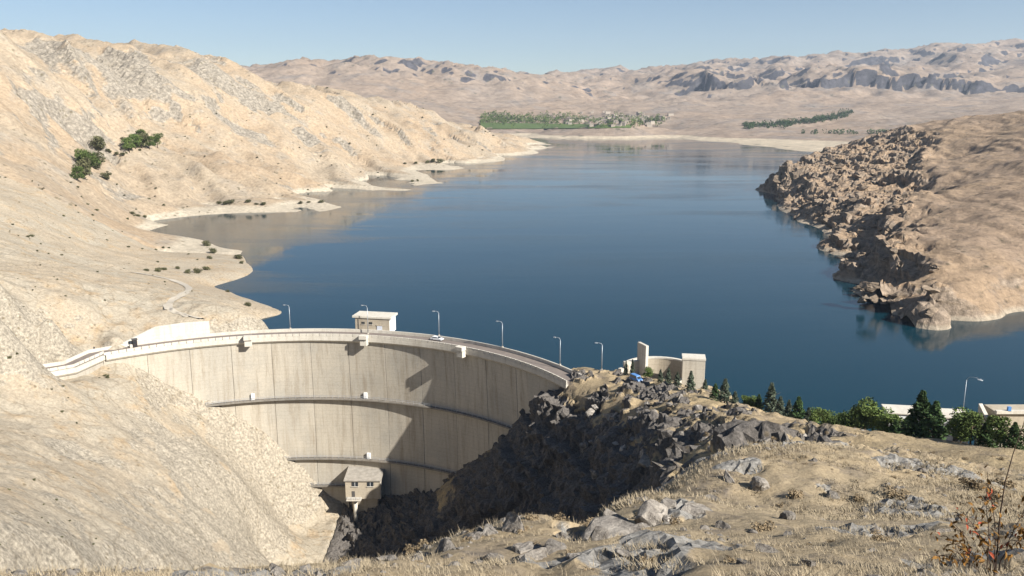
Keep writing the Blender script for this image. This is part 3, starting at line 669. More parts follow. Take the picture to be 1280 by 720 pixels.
# ------------------------------------------------------------------ gatehouse on the crest
a = phi_at(467, R0 + 8, 8)
gh = empty('gatehouse', pol(a, R0 + 6.9, ROADZ - .3), -math.radians(a))
tag(gh, "flat-roofed tan gatehouse standing on the crest of the dam", "gatehouse")
MB().box((0, 3.4, -5), (13.2, 6.6, 10)).obj('plinth', 'conc', gh)
MB().box((0, 3.4, 2.9), (13.6, 7.0, 5.8)).obj('wall', 'conc_tan', gh, bevel=.05)
MB().box((-.1, 3.55, 6.2), (15.4, 8.0, .8)).obj('roof', 'conc_white', gh, bevel=.06)
MB().box((6.87, 3.4, 2.9), (.12, 6.9, 5.7)).obj('painted_sunlit_side', 'white', gh)  # paler sheet: sunlight on the right wall put into the colour
d = MB().box((2.9, -.16, 1.5), (2.0, .22, 3.0)).obj('door', 'door', gh)
MB().box((3.6, -.32, 1.45), (.08, .1, .3)).obj('handle', 'dark_steel', d)
MB().box((2.9, -.14, 3.25), (2.6, .3, .3)).obj('door_lintel', 'conc_tan', gh)
for x in (-3.6, -.6): 
    w = MB().box((x, -.12, 3.9), (1.3, .12, .9)).obj('window', 'glass', gh)
    MB().box((x, -.16, 3.38), (1.6, .22, .14)).obj('sill', 'conc_white', w)

# ------------------------------------------------------------------ lamp posts
LBL = {363: "grey lamp post standing on the crest left of the gatehouse, beside the pale rocky bank", 460: "grey lamp post in front of the gatehouse wall",
       549: "grey lamp post beside the parked white car on the dam crest", 628: "grey lamp post on the dam crest between the white car and the hill",
       700: "grey lamp post where the dam crest reaches the dry hill", 752: "grey lamp post on the hill near the curved spillway walls"}
def lamp(loc, ang, h, label, group="lamp posts along the dam", th=1.0):
    r = empty('lamp_post', loc); r.rotation_euler = (0, 0, ang); tag(r, label, "lamp post", group)
    MB().box((0, 0, .2), (.5, .5, .5)).obj('base', 'conc_white', r)
    MB().tube([(0, 0, .3), (0, 0, h * .5), (0, 0, h * .93)], [.17 * th, .13 * th, .10 * th], 8).obj('pole', 'steel', r, smooth=True)
    MB().tube([(0, 0, h * .925), (-.35, 0, h * .985), (-1.1, 0, h), (-1.7, 0, h)], .075 * th, 6).obj('arm', 'steel', r, smooth=True)
    hd = MB().box((-2.0, 0, h - .03), (1.0 * th, .42 * th, .26 * th), 0, (.7, .7)).obj('lamp_head', 'steel', r, bevel=.04)
    MB().box((-2.0, 0, h - .19), (.7, .3, .07)).obj('lens', 'lens', hd)
for px in (363, 460, 549, 628, 700):
    rr = R0 + (6.5 if px != 460 else 4.6); a = phi_at(px, rr, ROADZ)
    lamp(pol(a, rr, ROADZ + (1.1 if px != 460 else 0)), -.25 if px < 600 else -.45, 9.3 if px != 460 else 11.0, LBL[px])
p = aty(752, 468, 262); lamp((p[0], p[1], hz(HN, p[0], p[1]) - .2), -.3, 9.0, LBL[752])

# ------------------------------------------------------------------ vehicles
def car(name, loc, rotz, paint, label, L_=4.5, W=1.75, Hh=1.5, van=False):
    r = empty(name, loc, rotz); tag(r, label, "car")
    k = L_ / 4.5
    prof = [(-2.25, .35), (-2.22, .80), (-2.05, .98), (-1.1, 1.02), (1.2, 1.0), (2.1, .86), (2.25, .62), (2.22, .32)] if not van else [(-2.25, .35), (-2.22, 1.05), (1.5, 1.05), (2.1, .95), (2.25, .62), (2.22, .32)]
    cab = [(-1.9, 1.0), (-1.5, 1.45), (.25, 1.48), (1.15, 1.0)] if not van else [(-2.2, 1.04), (-2.1, 1.9), (1.0, 1.9), (1.6, 1.04)]
    def slab(poly, w, w2=None):
        w2 = w2 or w; n = len(poly); zmx = max(q[1] for q in poly); zmn = min(q[1] for q in poly)
        ww = lambda z: w + (w2 - w) * (z - zmn) / (zmx - zmn)
        m = MB(); m.add([(x * k, -ww(z) / 2, z) for x, z in poly] + [(x * k, ww(z) / 2, z) for x, z in poly],
                        [tuple(range(n)), tuple(range(n, 2 * n))[::-1]] + [(i, (i + 1) % n, n + (i + 1) % n, n + i) for i in range(n)]); return m
    slab(prof, W).obj('body', paint, r, bevel=.05)
    c = slab(cab, W * .93, W * .78).obj('cabin', paint, r, bevel=.04)
    wn_ = [(x * .93 + .02, 1.06 + (z - 1.02) * .78) for x, z in cab]
    slab(wn_, W * .95, W * .82).obj('side_window', 'glass', c)
    slab([(x + (.06 if x > 0 else -.06), 1.08 + (z - 1.02) * .8) for x, z in cab], W * .74, W * .62).obj('windscreen', 'glass', c)
    for x in (-1.4, 1.4):
        for s in (-1, 1):
            w = MB().tube([(x * k, s * W / 2 - s * .22, .33), (x * k, s * W / 2 + s * .02, .33)], .33, 14).obj('wheel', 'black', r)
            MB().tube([(x * k, s * W / 2, .33), (x * k, s * W / 2 + s * .04, .33)], .2, 10).obj('rim', 'steel', w)
    for s in (-1, 1):
        MB().box((2.24 * k, s * W * .34, .7), (.06, .32, .14)).obj('headlight', 'lens', r)
        MB().box((-2.23 * k, s * W * .38, .8), (.06, .2, .16)).obj('tail_light', 'blue' if False else 'red_leaf', r)
    MB().box((2.27 * k, 0, .45), (.1, W * .9, .16)).obj('bumper', 'dark_steel', r)
a = phi_at(547, R0 + 4.6, ROADZ); car('parked_car', pol(a, R0 + 4.4, ROADZ + .01), -math.radians(a), 'white', "white car parked on the dam crest road", 4.8, 1.9)
p = aty(795, 478, 246); zb = hz(HN, p[0], p[1])

# ------------------------------------------------------------------ person and booth on the left approach
rw = MB(); base = []
a0, a1 = phi_at(152, R0 + 7.5, 8), phi_at(263, R0 + 7.5, 8)
rt = empty('retaining_wall', pol((a0 + a1) / 2, R0 + 7.4, ROADZ)); tag(rt, "long blank pale concrete retaining wall above the crest road", "wall")
for i, (s, e) in enumerate(((0, .38), (.38, .72), (.72, 1))):
    b0, b1 = a0 + (a1 - a0) * s, a0 + (a1 - a0) * e
    P = [pol(b0, R0 + 7.2, 0), pol(b1, R0 + 7.2, 0), pol(b1, R0 + 8.2, 0), pol(b0, R0 + 8.2, 0)]
    h0, h1 = (1.2, 5.6) if i == 0 else ((5.6, 5.9) if i == 1 else (5.9, 5.6))
    m = MB().add([Vector((q[0], q[1], ROADZ - 1.5)) - Vector(rt.location) for q in P] + [Vector((q[0], q[1], ROADZ + h)) - Vector(rt.location) for q, h in zip(P, (h0, h1, h1, h0))],
                 [(0, 3, 2, 1), (4, 5, 6, 7), (0, 1, 5, 4), (1, 2, 6, 5), (2, 3, 7, 6), (3, 0, 4, 7)]); m.obj('wall_panel', 'conc_white', rt, bevel=.04)
a = phi_at(169, R0 + 4.5, ROADZ); b = empty('sentry_booth', pol(a, R0 + 4.5, ROADZ), -math.radians(a)); tag(b, "narrow dark upright booth on the crest road before the retaining wall", "booth")
MB().box((0, 0, 1.35), (1.5, 1.5, 2.7)).obj('cabin', 'dark', b, bevel=.05); MB().box((0, 0, 2.85), (1.9, 1.9, .22)).obj('roof', 'dark_steel', b)
MB().box((-.2, -.77, 1.8), (.7, .05, .7)).obj('window', 'glass', b); MB().box((-1.3, 0, .55), (.9, 1.0, 1.1)).obj('plinth', 'conc_white', b, bevel=.03)
def person(loc, rotz, label):
    vs_ = [(0, 0, .95), (0, 0, 1.2), (0, 0, 1.42), (0, 0, 1.54), (0, .02, 1.66), (0, .01, 1.76),
           (.1, 0, .9), (.12, .02, .5), (.13, 0, .08), (.13, -.14, .04), (-.1, 0, .9), (-.12, -.04, .5), (-.14, .04, .08), (-.14, -.1, .04),
           (.2, 0, 1.4), (.26, .02, 1.12), (.25, -.08, .88), (.25, -.1, .78), (-.2, 0, 1.4), (-.26, .02, 1.12), (-.25, -.08, .88), (-.25, -.1, .78)]
    es = [(0, 1), (1, 2), (2, 3), (3, 4), (4, 5), (0, 6), (6, 7), (7, 8), (8, 9), (0, 10), (10, 11), (11, 12), (12, 13), (2, 14), (14, 15), (15, 16), (16, 17), (2, 18), (18, 19), (19, 20), (20, 21)]
    rs = [.16, .15, .17, .06, .105, .08, .10, .07, .05, .04, .10, .07, .05, .04, .07, .05, .04, .035, .07, .05, .04, .035]
    me = bpy.data.meshes.new('person'); me.from_pydata(vs_, es, []); o = link('person', me, 'dark', None, loc, rotz)
    sk = o.modifiers.new('skin', 'SKIN'); su = o.modifiers.new('sub', 'SUBSURF'); su.levels = su.render_levels = 1
    for i, q in enumerate(me.skin_vertices[0].data): q.radius = (rs[i], rs[i]); q.use_root = (i == 0)
    tag(o, label, "person"); return o
p = atz(118, 439, ROADZ); person((p[0], p[1], max(ROADZ, hz(HN, p[0], p[1]))), .6, "person in dark clothing standing on the road by the dam's left end")

# ------------------------------------------------------------------ valve house at the foot of the dam
vh = empty('valve_house', (-57.3, 302.0, -64)); tag(vh, "tan block house with two windows at the shaded foot of the dam", "valve house")
MB().box((1, 2.0, 13.5), (13.2, 10.5, 7.2)).obj('wall', 'conc_tan', vh, bevel=.06)
MB().add([(-6.0, -3.8, 17.3), (8.1, -3.8, 17.3), (8.1, 7.6, 18.6), (-6.0, 7.6, 18.6), (-6.0, -3.8, 17.7), (8.1, -3.8, 17.7), (8.1, 7.6, 19.0), (-6.0, 7.6, 19.0)],
         [(0, 3, 2, 1), (4, 5, 6, 7), (0, 1, 5, 4), (1, 2, 6, 5), (2, 3, 7, 6), (3, 0, 4, 7)]).obj('roof', 'roof_light', vh)
MB().box((7.66, 2.0, 13.5), (.14, 10.4, 7.1)).obj('painted_sunlit_side', 'conc_white', vh)  # sunlit brightness of the right wall painted as a paler panel
for x in (-1.9, 3.9):
    w = MB().box((x, -3.3, 15.9), (2.4, .16, 1.6)).obj('window', 'glass', vh); MB().box((x, -3.42, 14.98), (2.8, .3, .2)).obj('sill', 'conc_white', w)
    MB().box((x, -3.4, 15.9), (.12, .1, 1.6)).obj('mullion', 'white', w)
MB().box((-2.6, -3.3, 12.0), (1.1, .16, 2.2)).obj('door', 'dark_steel', vh)
MB().box((-2.2, -4.4, 10.4), (5.5, 2.6, .4)).obj('balcony', 'conc_white', vh)
rl = MB()
for x in (-4.8, -3.1, -1.4, .3): rl.tube([(x, -5.6, 10.6), (x, -5.6, 11.8)], .07, 5)
rl.tube([(-4.9, -5.6, 11.8), (.5, -5.6, 11.8)], .07, 5); rl.tube([(-4.9, -5.6, 11.2), (.5, -5.6, 11.2)], .07, 5); rl.obj('railing', 'steel', vh)
MB().box((1.4, 2.6, 5.2), (9.0, 8.0, 9.9), 0, (1.15, 1.1)).obj('pier', 'conc_tan', vh, bevel=.3)
MB().tube([(-2.0, -3.2, 10.1), (-2.0, -3.2, 3.5), (-2.0, -3.2, -.5)], .8, 12).obj('outlet_pipe', 'conc_white', vh, smooth=True)
MB().box((-5.9, 4, 10.5), (.5, 2.5, 14)).obj('buttress', 'conc', vh)

# ------------------------------------------------------------------ spillway on the right shore
sp = empty('spillway', (46.0, 262.0, 1.0)); tag(sp, "curved pale concrete spillway basin with tall fin and square pier beside the lake", "spillway")
def arc_wall(r0, r1, a0, a1, z0, z1, cx=0, cy=0, zt=None, n=26):
    fr = []; m = MB(); V = []
    for i, t in enumerate(np.linspace(math.radians(a0), math.radians(a1), n)):
        zz = z1 if zt is None else z1 + (zt - z1) * i / (n - 1)
        for r, z in ((r0, z0), (r1, z0), (r1, zz), (r0, zz)): V.append((cx + r * math.sin(t), cy + r * math.cos(t), z))
    m.add(V, [(i * 4 + k, (i + 1) * 4 + k, (i + 1) * 4 + (k + 1) % 4, i * 4 + (k + 1) % 4) for i in range(n - 1) for k in range(4)] + [(0, 1, 2, 3), ((n - 1) * 4 + 3, (n - 1) * 4 + 2, (n - 1) * 4 + 1, (n - 1) * 4)])
    return m
arc_wall(11.0, 11.9, -62, 66, -5, 9.0, 1.0, -3).obj('curved_wall', 'conc_tan', sp, smooth=False)
arc_wall(10.9, 12.1, -62, 66, 9.0, 9.5, 1.0, -3).obj('wall_coping', 'conc_white', sp)
MB().box((-4.6, -2.4, 7.0), (1.0, 5.2, 20), math.radians(22)).obj('fin_wall', 'conc_white', sp, bevel=.05)
MB().box((-6.6, -1.0, 3.8), (8.2, 1.2, 14.6), math.radians(18)).obj('side_wall', 'conc_white', sp, bevel=.05)
MB().box((-11.2, -3.0, 2.6), (2.0, 1.4, 13.2), math.radians(40)).obj('side_wall', 'conc_white', sp, bevel=.05)
MB().box((-9.6, -3.2, 3.6), (.7, 1.6, 13.4), math.radians(18)).obj('buttress', 'conc_tan', sp, bevel=.05)
MB().box((11.6, -2.2, 3.0), (7.0, 5.0, 18.4), math.radians(-9)).obj('square_pier', 'conc', sp, bevel=.06)
MB().box((11.6, -2.2, 12.55), (7.3, 5.3, .7), math.radians(-9)).obj('pier_cap', 'conc_white', sp, bevel=.05)
arc_wall(7.0, 8.2, 205, 112, -5, 4.4, 2.2, 2.0, zt=6.0).obj('front_lip', 'conc_white', sp)
MB().box((2, -4.5, .6), (17, 5, 4.0)).obj('basin_floor', 'conc_tan', sp)

# blue van on the track
p = aty(795, 479, 243); zb = hz(HN, p[0], p[1])
car('small_van', (p[0], p[1], zb + .05), math.radians(-60), 'blue', "small blue van parked beside the spillway fin", 4.2, 1.8, van=True)

# ------------------------------------------------------------------ rocks
def rock_mesh(name, seed, mat, flat=.75, sub=2):
    rnd = random.Random(seed); bm = bmesh.new(); bmesh.ops.create_icosphere(bm, subdivisions=sub, radius=1)
    pl = []
    for _ in range(15):
        n = Vector((rnd.gauss(0, 1), rnd.gauss(0, 1), rnd.gauss(0, .8))).normalized(); pl.append((n, rnd.uniform(.36, .82)))
    for v in bm.verts:
        for n, d in pl:
            e = v.co.dot(n) - d
            if e > 0: v.co -= n * e
        v.co += Vector((rnd.uniform(-1, 1), rnd.uniform(-1, 1), rnd.uniform(-1, 1))) * .05
        v.co.z *= flat
    me = bpy.data.meshes.new(name); bm.to_mesh(me); bm.free(); me.materials.append(M[mat]); return me
RA = [rock_mesh('limestone_rock', 40 + i, 'rockA', .6 + .1 * (i % 5), 3) for i in range(9)]
RBk = [rock_mesh('brown_rock', 80 + i, 'rockB', .45 + .08 * (i % 4), 3) for i in range(8)]
def rock(meshes, name, x, y, z, size, label, group, sink=.25, tilt=.5, stretch=1.0):
    o = link(name, random.choice(meshes)); o.location = (x, y, z + size * (.35 - sink))
    o.rotation_euler = (random.uniform(-tilt, tilt), random.uniform(-tilt, tilt), random.uniform(0, 6.28))
    o.scale = (size * random.uniform(.7, 1.3) * stretch, size * random.uniform(.6, 1.1), size * random.uniform(.6, 1.15)); tag(o, label, "rock", group)
n = 0; tries = 0
while n < 190 and tries < 6000:
    tries += 1
    i = random.uniform(0, len(outcrop) - 1.001); k = int(i); t = i - k
    q = outcrop[k] * (1 - t) + outcrop[k + 1] * t
    w = 4 + .05 * q[1]; x = q[0] + random.gauss(0, w * .7); y = q[1] + random.gauss(0, w * .8)
    if y > 236 or rock_near(np.array([x]), np.array([y]))[0] < .25: continue
    s = random.choice([.5, .6, .8, 1.0, 1.4, 2.0]) * (.42 + y / 200)
    rock(RA, 'limestone_rock', x, y, hz(HN, x, y), s, ("large" if s > 1.5 else "small" if s < .7 else "middling") + " rough grey limestone rock in the outcrop between dry grass and gorge", "limestone outcrop rocks above the gorge", .42); n += 1
fr_px = [(690, 690, 1.0), (668, 700, .9), (655, 688, .7), (640, 664, .9), (612, 668, .7), (590, 674, .8), (560, 686, .7), (700, 672, .6), (757, 668, 1.5), (770, 652, 1.3), (745, 676, .7), (800, 660, 1.0), (818, 650, 1.2), (830, 640, 1.0), (842, 652, .8),
         (780, 690, .5), (720, 700, .5), (870, 640, .9), (890, 625, .8), (905, 660, .5), (960, 690, .5), (930, 705, .45), (1010, 706, .4), (1090, 690, .45), (1140, 640, .7), (1180, 665, .5), (1080, 640, .6), (985, 650, .6),
         (480, 700, .5), (440, 708, .4), (340, 712, .4), (250, 716, .4), (530, 696, .5), (620, 700, .5), (1230, 640, .6), (1040, 622, .8), (950, 612, .9), (910, 602, 1.0)]
for px, py, s in fr_px:
    x, y, z = hit(px, py, HN, 6, 90)
    rock(RA, 'limestone_rock', x, y, z, s * (.45 + y / 95), ("large" if s >= .9 else "small") + " pale weathered limestone rock half buried in the foreground grass", "limestone rocks on the foreground slope", .5)
n = 0; tries = 0
while n < 120 and tries < 3000:
    tries += 1; px = random.uniform(972, 1200); py = random.uniform(196, 392)
    x, y, z = hit(px, py, HP, 330, 1100, 260)
    if z < .3 or random.random() > west(np.array([x]), np.array([y]))[0] ** 1.5: continue
    s = random.choice([1.5, 2, 2.6, 3.4, 5.0]) * (.55 + y / 1400) * (1.25 if z < 8 else 1)
    rock(RBk, 'brown_rock', x, y, z, s, ("big" if s > 3.2 else "small") + " brown angular boulder on the " + ("waterline" if z < 6 else "upper lakeside flank") + " of the rocky promontory", "boulders on the rocky promontory", .3, .35, 1.3); n += 1

# loose stones, too many and too small to count
def stones(n, y0, y1, s0, s1, seed):
    g_ = np.random.default_rng(seed); Yv = np.exp(g_.uniform(np.log(y0), np.log(y1), n)); X_ = (g_.uniform(-20, 1330, n) - 640) / F * Yv * 1.07
    Z_ = HN(X_, Yv); ok = (Z_ > 10) & ((fbm(X_, Yv, 6, 3, 401) > .05) | (rock_near(X_, Yv) > .2)) & (X_ > -14 - .0 * Yv)
    X_, Yv, Z_ = X_[ok], Yv[ok], Z_[ok]; m = len(X_)
    o8 = np.array([(1, 0, 0), (-1, 0, 0), (0, 1, 0), (0, -1, 0), (0, 0, .8), (.6, .6, .45), (-.6, .6, .4), (-.6, -.6, .45), (.6, -.6, .4)], float)
    T = np.array([(0, 5, 8), (5, 4, 8), (0, 2, 5), (2, 6, 5), (5, 6, 4), (2, 1, 6), (1, 7, 6), (6, 7, 4), (1, 3, 7), (3, 8, 7), (7, 8, 4), (3, 0, 8)])
    sc = (s0 + (s1 - s0) * g_.uniform(0, 1, m) ** 3)[:, None, None] * (.5 + Yv / 60)[:, None, None]; a_ = g_.uniform(0, 6.28, m)
    W = o8[None] * g_.uniform(.6, 1.35, (m, 9, 3)) * sc; c, s_ = np.cos(a_)[:, None], np.sin(a_)[:, None]
    V = np.stack([X_[:, None] + W[..., 0] * c - W[..., 1] * s_, Yv[:, None] + W[..., 0] * s_ + W[..., 1] * c, Z_[:, None] + W[..., 2] - sc[..., 0] * .1], -1).reshape(-1, 3)
    return V, (T[None] + 9 * np.arange(m)[:, None, None]).reshape(-1, 3)
Va, Qa = stones(5000, 7, 120, .04, .22, 12)
o = link('loose_stones', mesh_np('loose_stones', Va, Qa, 'rockA', False)); tag(o, "small grey stones strewn over the near hillside", "stones", None, "stuff")

# ------------------------------------------------------------------ trees and shrubs
def cards(centres, size, rng, up=.3):
    """one small bent leaf clump quad per centre"""
    n = len(centres); a = rng.normal(size=(n, 3)); a[:, 2] *= .6; a /= np.linalg.norm(a, axis=1, keepdims=True)
    b = np.cross(a, rng.normal(size=(n, 3))); b /= np.linalg.norm(b, axis=1, keepdims=True)
    s = size * rng.uniform(.6, 1.4, (n, 1))
    c = centres
    V = np.stack([c - a * s, c - b * s * .55, c + a * s, c + b * s * .55], 1).reshape(-1, 3)
    return V, np.arange(4 * n).reshape(-1, 4)
def crown_conifer(h, r, n, seed):
    g_ = np.random.default_rng(seed); V = []
    tiers = 11
    for i in range(n):
        t = g_.uniform(0, 1) ** .8; k = np.floor(t * tiers); tt = (k + g_.uniform(0, .75)) / tiers
        ang = g_.uniform(0, 2 * np.pi); lob = .72 + .28 * np.sin(ang * 3 + k * 1.7 + seed)
        rad = r * (1 - tt) ** .85 * lob * g_.uniform(.25, 1) ** .5
        V.append((rad * np.cos(ang), rad * np.sin(ang), h * (.08 + .92 * tt) - rad * .22))
    return np.array(V)
def crown_round(h, r, n, seed, nb=9, low=.3):
    g_ = np.random.default_rng(seed); cs = []; V = []
    for k in range(nb):
        a_ = g_.uniform(0, 6.28); d_ = r * g_.uniform(.1, .65); cs.append((d_ * np.cos(a_), d_ * np.sin(a_), h * g_.uniform(low + .12, .86), r * g_.uniform(.32, .55)))
    for i in range(n):
        c = cs[i % nb]; d_ = g_.normal(size=3); d_ /= np.linalg.norm(d_); q = c[3] * g_.uniform(.55, 1.05)
        V.append((c[0] + d_[0] * q, c[1] + d_[1] * q, max(.05 * h, c[2] + d_[2] * q * .8)))
    return np.array(V)
def trunk_mesh(name, h, r, seed, limbs=5, spread=.35):
    rnd = random.Random(seed); m = MB(); bx = rnd.uniform(-.05, .05) * h
    m.tube([(0, 0, -.6), (bx * .4, 0, h * .35), (bx, 0, h * .92)], [r, r * .7, r * .15], 7)
    for i in range(limbs):
        z = h * rnd.uniform(.25, .7); a_ = rnd.uniform(0, 6.28); l = h * spread * rnd.uniform(.6, 1)
        m.tube([(bx * .6, 0, z), (math.cos(a_) * l * .6, math.sin(a_) * l * .6, z + l * .35), (math.cos(a_) * l, math.sin(a_) * l, z + l * .6)], [r * .4, r * .25, r * .08], 5)
    return m.mesh(name, 'trunk', True)
def tree_kind(kind, seed):
    if kind == 'pine': C = crown_conifer(1, .34, 2600, seed); sz = .032; mat = 'pine'
    elif kind == 'juniper': C = crown_conifer(1, .27, 1700, seed); sz = .036; mat = 'juniper'
    elif kind == 'leaf': C = crown_round(1, .46, 2600, seed, 12, .15); sz = .033; mat = 'leaf'
    else: C = crown_round(1, .55, 1500, seed, 9, .05); sz = .045; mat = 'olive'
    V, Qd = cards(C, sz, np.random.default_rng(seed + 5))
    return mesh_np(kind + '_crown', V, Qd, mat, False), trunk_mesh(kind + '_trunk', .85, .022 if kind != 'leaf' else .03, seed, 6, .3)
TK = {k: [tree_kind(k, 300 + 10 * j + i) for i in range(3)] for j, k in enumerate(('pine', 'juniper', 'leaf', 'olive'))}
TN = {'pine': 'pine_tree', 'juniper': 'juniper_tree', 'leaf': 'broadleaf_tree', 'olive': 'olive_bush'}
def tree(kind, x, y, z, h, label, group, wide=1.0, i=None):
    cm, tm = TK[kind][random.randrange(3) if i is None else i]
    r = empty(TN[kind], (x, y, z - .1), random.uniform(0, 6.28)); r.scale = (h * wide, h * wide, h)
    tag(r, label, "tree", group); link('trunk', tm, None, r); link('crown', cm, None, r); return r
RX = [p[0] for p in ridge]; RYd = [p[2] for p in ridge]
row = [(781, 18, 'juniper', .8), (789, 20, 'juniper', .8), (808, 15, 'leaf', 1), (824, 16, 'juniper', 1.2), (834, 22, 'juniper', 1.1), (845, 17, 'juniper', 1.4), (862, 25, 'juniper', 1.2), (880, 16, 'juniper', 1.3), (940, 17, 'leaf', 1.1), (986, 24, 'juniper', 1.2), (1011, 20, 'juniper', 1.3), (1021, 22, 'leaf', 1.0), (1055, 24, 'leaf', 1.1), (1112, 32, 'leaf', 1.1), (893, 20, 'pine', 1.4), (905, 31, 'juniper', 1.4), (918, 18, 'juniper', 1.5), (930, 16, 'leaf', 1.1),
       (948, 22, 'pine', 1.2), (963, 40, 'juniper', 1.25), (975, 25, 'juniper', 1.4), (998, 32, 'pine', 1.3), (1035, 24, 'leaf', .9), (1045, 18, 'leaf', 1), (1068, 30, 'leaf', 1.1), (1083, 46, 'leaf', 1.0), (1100, 40, 'leaf', 1.1), (1122, 24, 'pine', 1.5),
       (1136, 30, 'pine', 1.6), (1152, 66, 'pine', 1.25), (1170, 54, 'pine', 1.4), (1206, 46, 'leaf', 1.0), (1218, 40, 'leaf', 1.2), (1238, 38, 'pine', 1.3), (1256, 44, 'leaf', .9), (1272, 36, 'pine', 1.3), (1300, 40, 'leaf', 1.1)]
TL = {'pine': "dark green pine", 'juniper': "small grey-green conifer", 'leaf': "yellowish green broad-leaved tree"}
for px, hp, kind, wd in row:
    Yr = np.interp(px, RX, RYd) * 1.0 + random.uniform(4, 9); x = (px - 640) / F * Yr * 1.055
    z = hz(HN, x, Yr); zr = CAMZ - np.interp(px, RX, [CAMZ - aty(*p)[2] for p in ridge]) / np.interp(px, RX, RYd) * Yr
    h = hp * Yr * 1.06 / F + max(0, zr - z) * .8 + .4
    where = "in front of the spillway walls" if px < 870 else ("on the ridge between the spillway and the white buildings" if px < 1060 else "crowded around the white flat-roofed buildings")
    lab = "tallest dark pine, standing between the two white flat-roofed buildings" if px == 1152 else ("tall " if hp > 35 else "low " if hp < 21 and kind != 'juniper' else "") + TL[kind] + ' ' + where
    tree(kind, x, Yr, z, h, lab, "row of trees behind the grassy ridge", wd)
for px, py, hp, wd, kind in [(104, 224, 20, 1.2, 'olive'), (112, 220, 24, 1.1, 'leaf'), (98, 228, 16, 1.1, 'leaf'), (121, 212, 18, 1.2, 'olive'), (106, 212, 20, 1.1, 'leaf'), (124, 192, 17, 1.2, 'olive'), (133, 226, 8, 1.6, 'olive'),
                             (162, 190, 14, 1.3, 'leaf'), (170, 188, 15, 1.3, 'leaf'), (178, 187, 16, 1.2, 'olive'), (187, 186, 13, 1.3, 'leaf'), (197, 184, 14, 1.1, 'leaf'), (176, 172, 8, 1.6, 'leaf'), (156, 180, 6, 1.5, 'olive')]:
    x, y, z = hit(px, py, HN, 300, 1100)
    tree(kind, x, y, z, hp * y / F * 1.25, ("olive-green" if kind == 'olive' else "dark green") + " rounded tree in the gully on the bare left hillside", "trees in the left hillside gully", wd * .9)
bush = [mesh_np('shrub', *cards(crown_round(.8, .75, 700, 500 + i, 7, .02), .07, np.random.default_rng(600 + i)), 'olive', False) for i in range(4)]
dryb = [mesh_np('dry_shrub', *cards(crown_round(.7, .7, 520, 540 + i, 6, .0), .075, np.random.default_rng(640 + i)), 'dry', False) for i in range(3)]
def shrub(px, py, s, fn=HN, y0=100, y1=1900, label="small olive-green shrub dotted on the pale left bank", group="shrubs on the left bank", meshes=bush):
    x, y, z = hit(px, py, fn, y0, y1)
    if z < .35: return
    o = link('shrub' if meshes is bush else 'dry_shrub', random.choice(meshes)); o.location = (x, y, z - .1); o.rotation_euler.z = random.uniform(0, 6.28)
    q = s * y / F; o.scale = (q * random.uniform(.8, 1.3), q * random.uniform(.8, 1.3), q * random.uniform(.7, 1)); tag(o, label, "shrub", group)
for px, py, s in [(280, 257, 7), (289, 255, 8), (274, 256, 6), (331, 257, 7), (321, 257, 5), (311, 255, 6), (376, 256, 5), (387, 254, 4), (420, 247, 6), (413, 252, 7), (402, 253, 6), (430, 241, 5), (421, 239, 6), (396, 242, 4), (454, 241, 4),
                  (164, 268, 6), (172, 271, 6), (181, 272, 5), (160, 276, 4), (121, 264, 4), (258, 308, 9), (266, 316, 8), (262, 324, 7), (298, 324, 9), (302, 330, 6), (183, 339, 6), (197, 340, 7), (206, 338, 6), (222, 337, 6), (236, 342, 8), (247, 341, 9), (257, 338, 7),
                  (500, 229, 4), (508, 228.5, 4), (515, 228, 4), (522, 227, 4), (542, 205, 7), (550, 204, 8), (556, 204, 6), (535, 204, 5), (520, 205, 4), (505, 205, 4), (285, 365, 5), (310, 384, 7), (160, 309, 4), (205, 311, 4), (212, 311, 3.5), (40, 297, 5), (35, 297, 4), (46, 314, 3), (115, 270, 3), (320, 305, 4),
                  (135, 474, 6), (185, 495, 5), (132, 472, 4), (12, 452, 5), (22, 450, 4), (82, 372, 3)]: shrub(px, py, s)
for i in range(22):
    t = i / 21; shrub(118 + 62 * t + random.uniform(-4, 4), 207 - 23 * t + random.uniform(-3, 3), random.uniform(3, 5.5), label="low olive scrub along the gully on the left hillside", group="scrub along the left gully")
for _ in range(70): shrub(random.uniform(0, 260), random.uniform(215, 390), random.uniform(1.6, 3.2))
for _ in range(60): shrub(random.uniform(180, 620), random.uniform(110, 245), random.uniform(1.4, 2.6), y1=2000)
for _ in range(46): shrub(random.uniform(0, 370), random.uniform(470, 690), random.uniform(2.0, 4.2), y0=90, y1=420, label="small dull shrub clinging to the pale rock wall below the dam", group="shrubs on the gorge wall")
for _ in range(45):
    px = random.uniform(420, 1270); py = random.uniform(610, 715)
    shrub(px, py, random.uniform(9, 24), y0=7, y1=80, label="dry brown cushion shrub in the grass of the foreground slope", group="dry shrubs in the foreground", meshes=dryb)
for _ in range(60):
    px = random.uniform(740, 1270); py = np.interp(px, RX, [p[1] for p in ridge]) + random.uniform(6, 70)
    shrub(px, py, random.uniform(3, 7), y0=40, y1=270, label="small dry shrub on the grassy hillside above the gorge", group="dry shrubs on the near hillside", meshes=dryb)

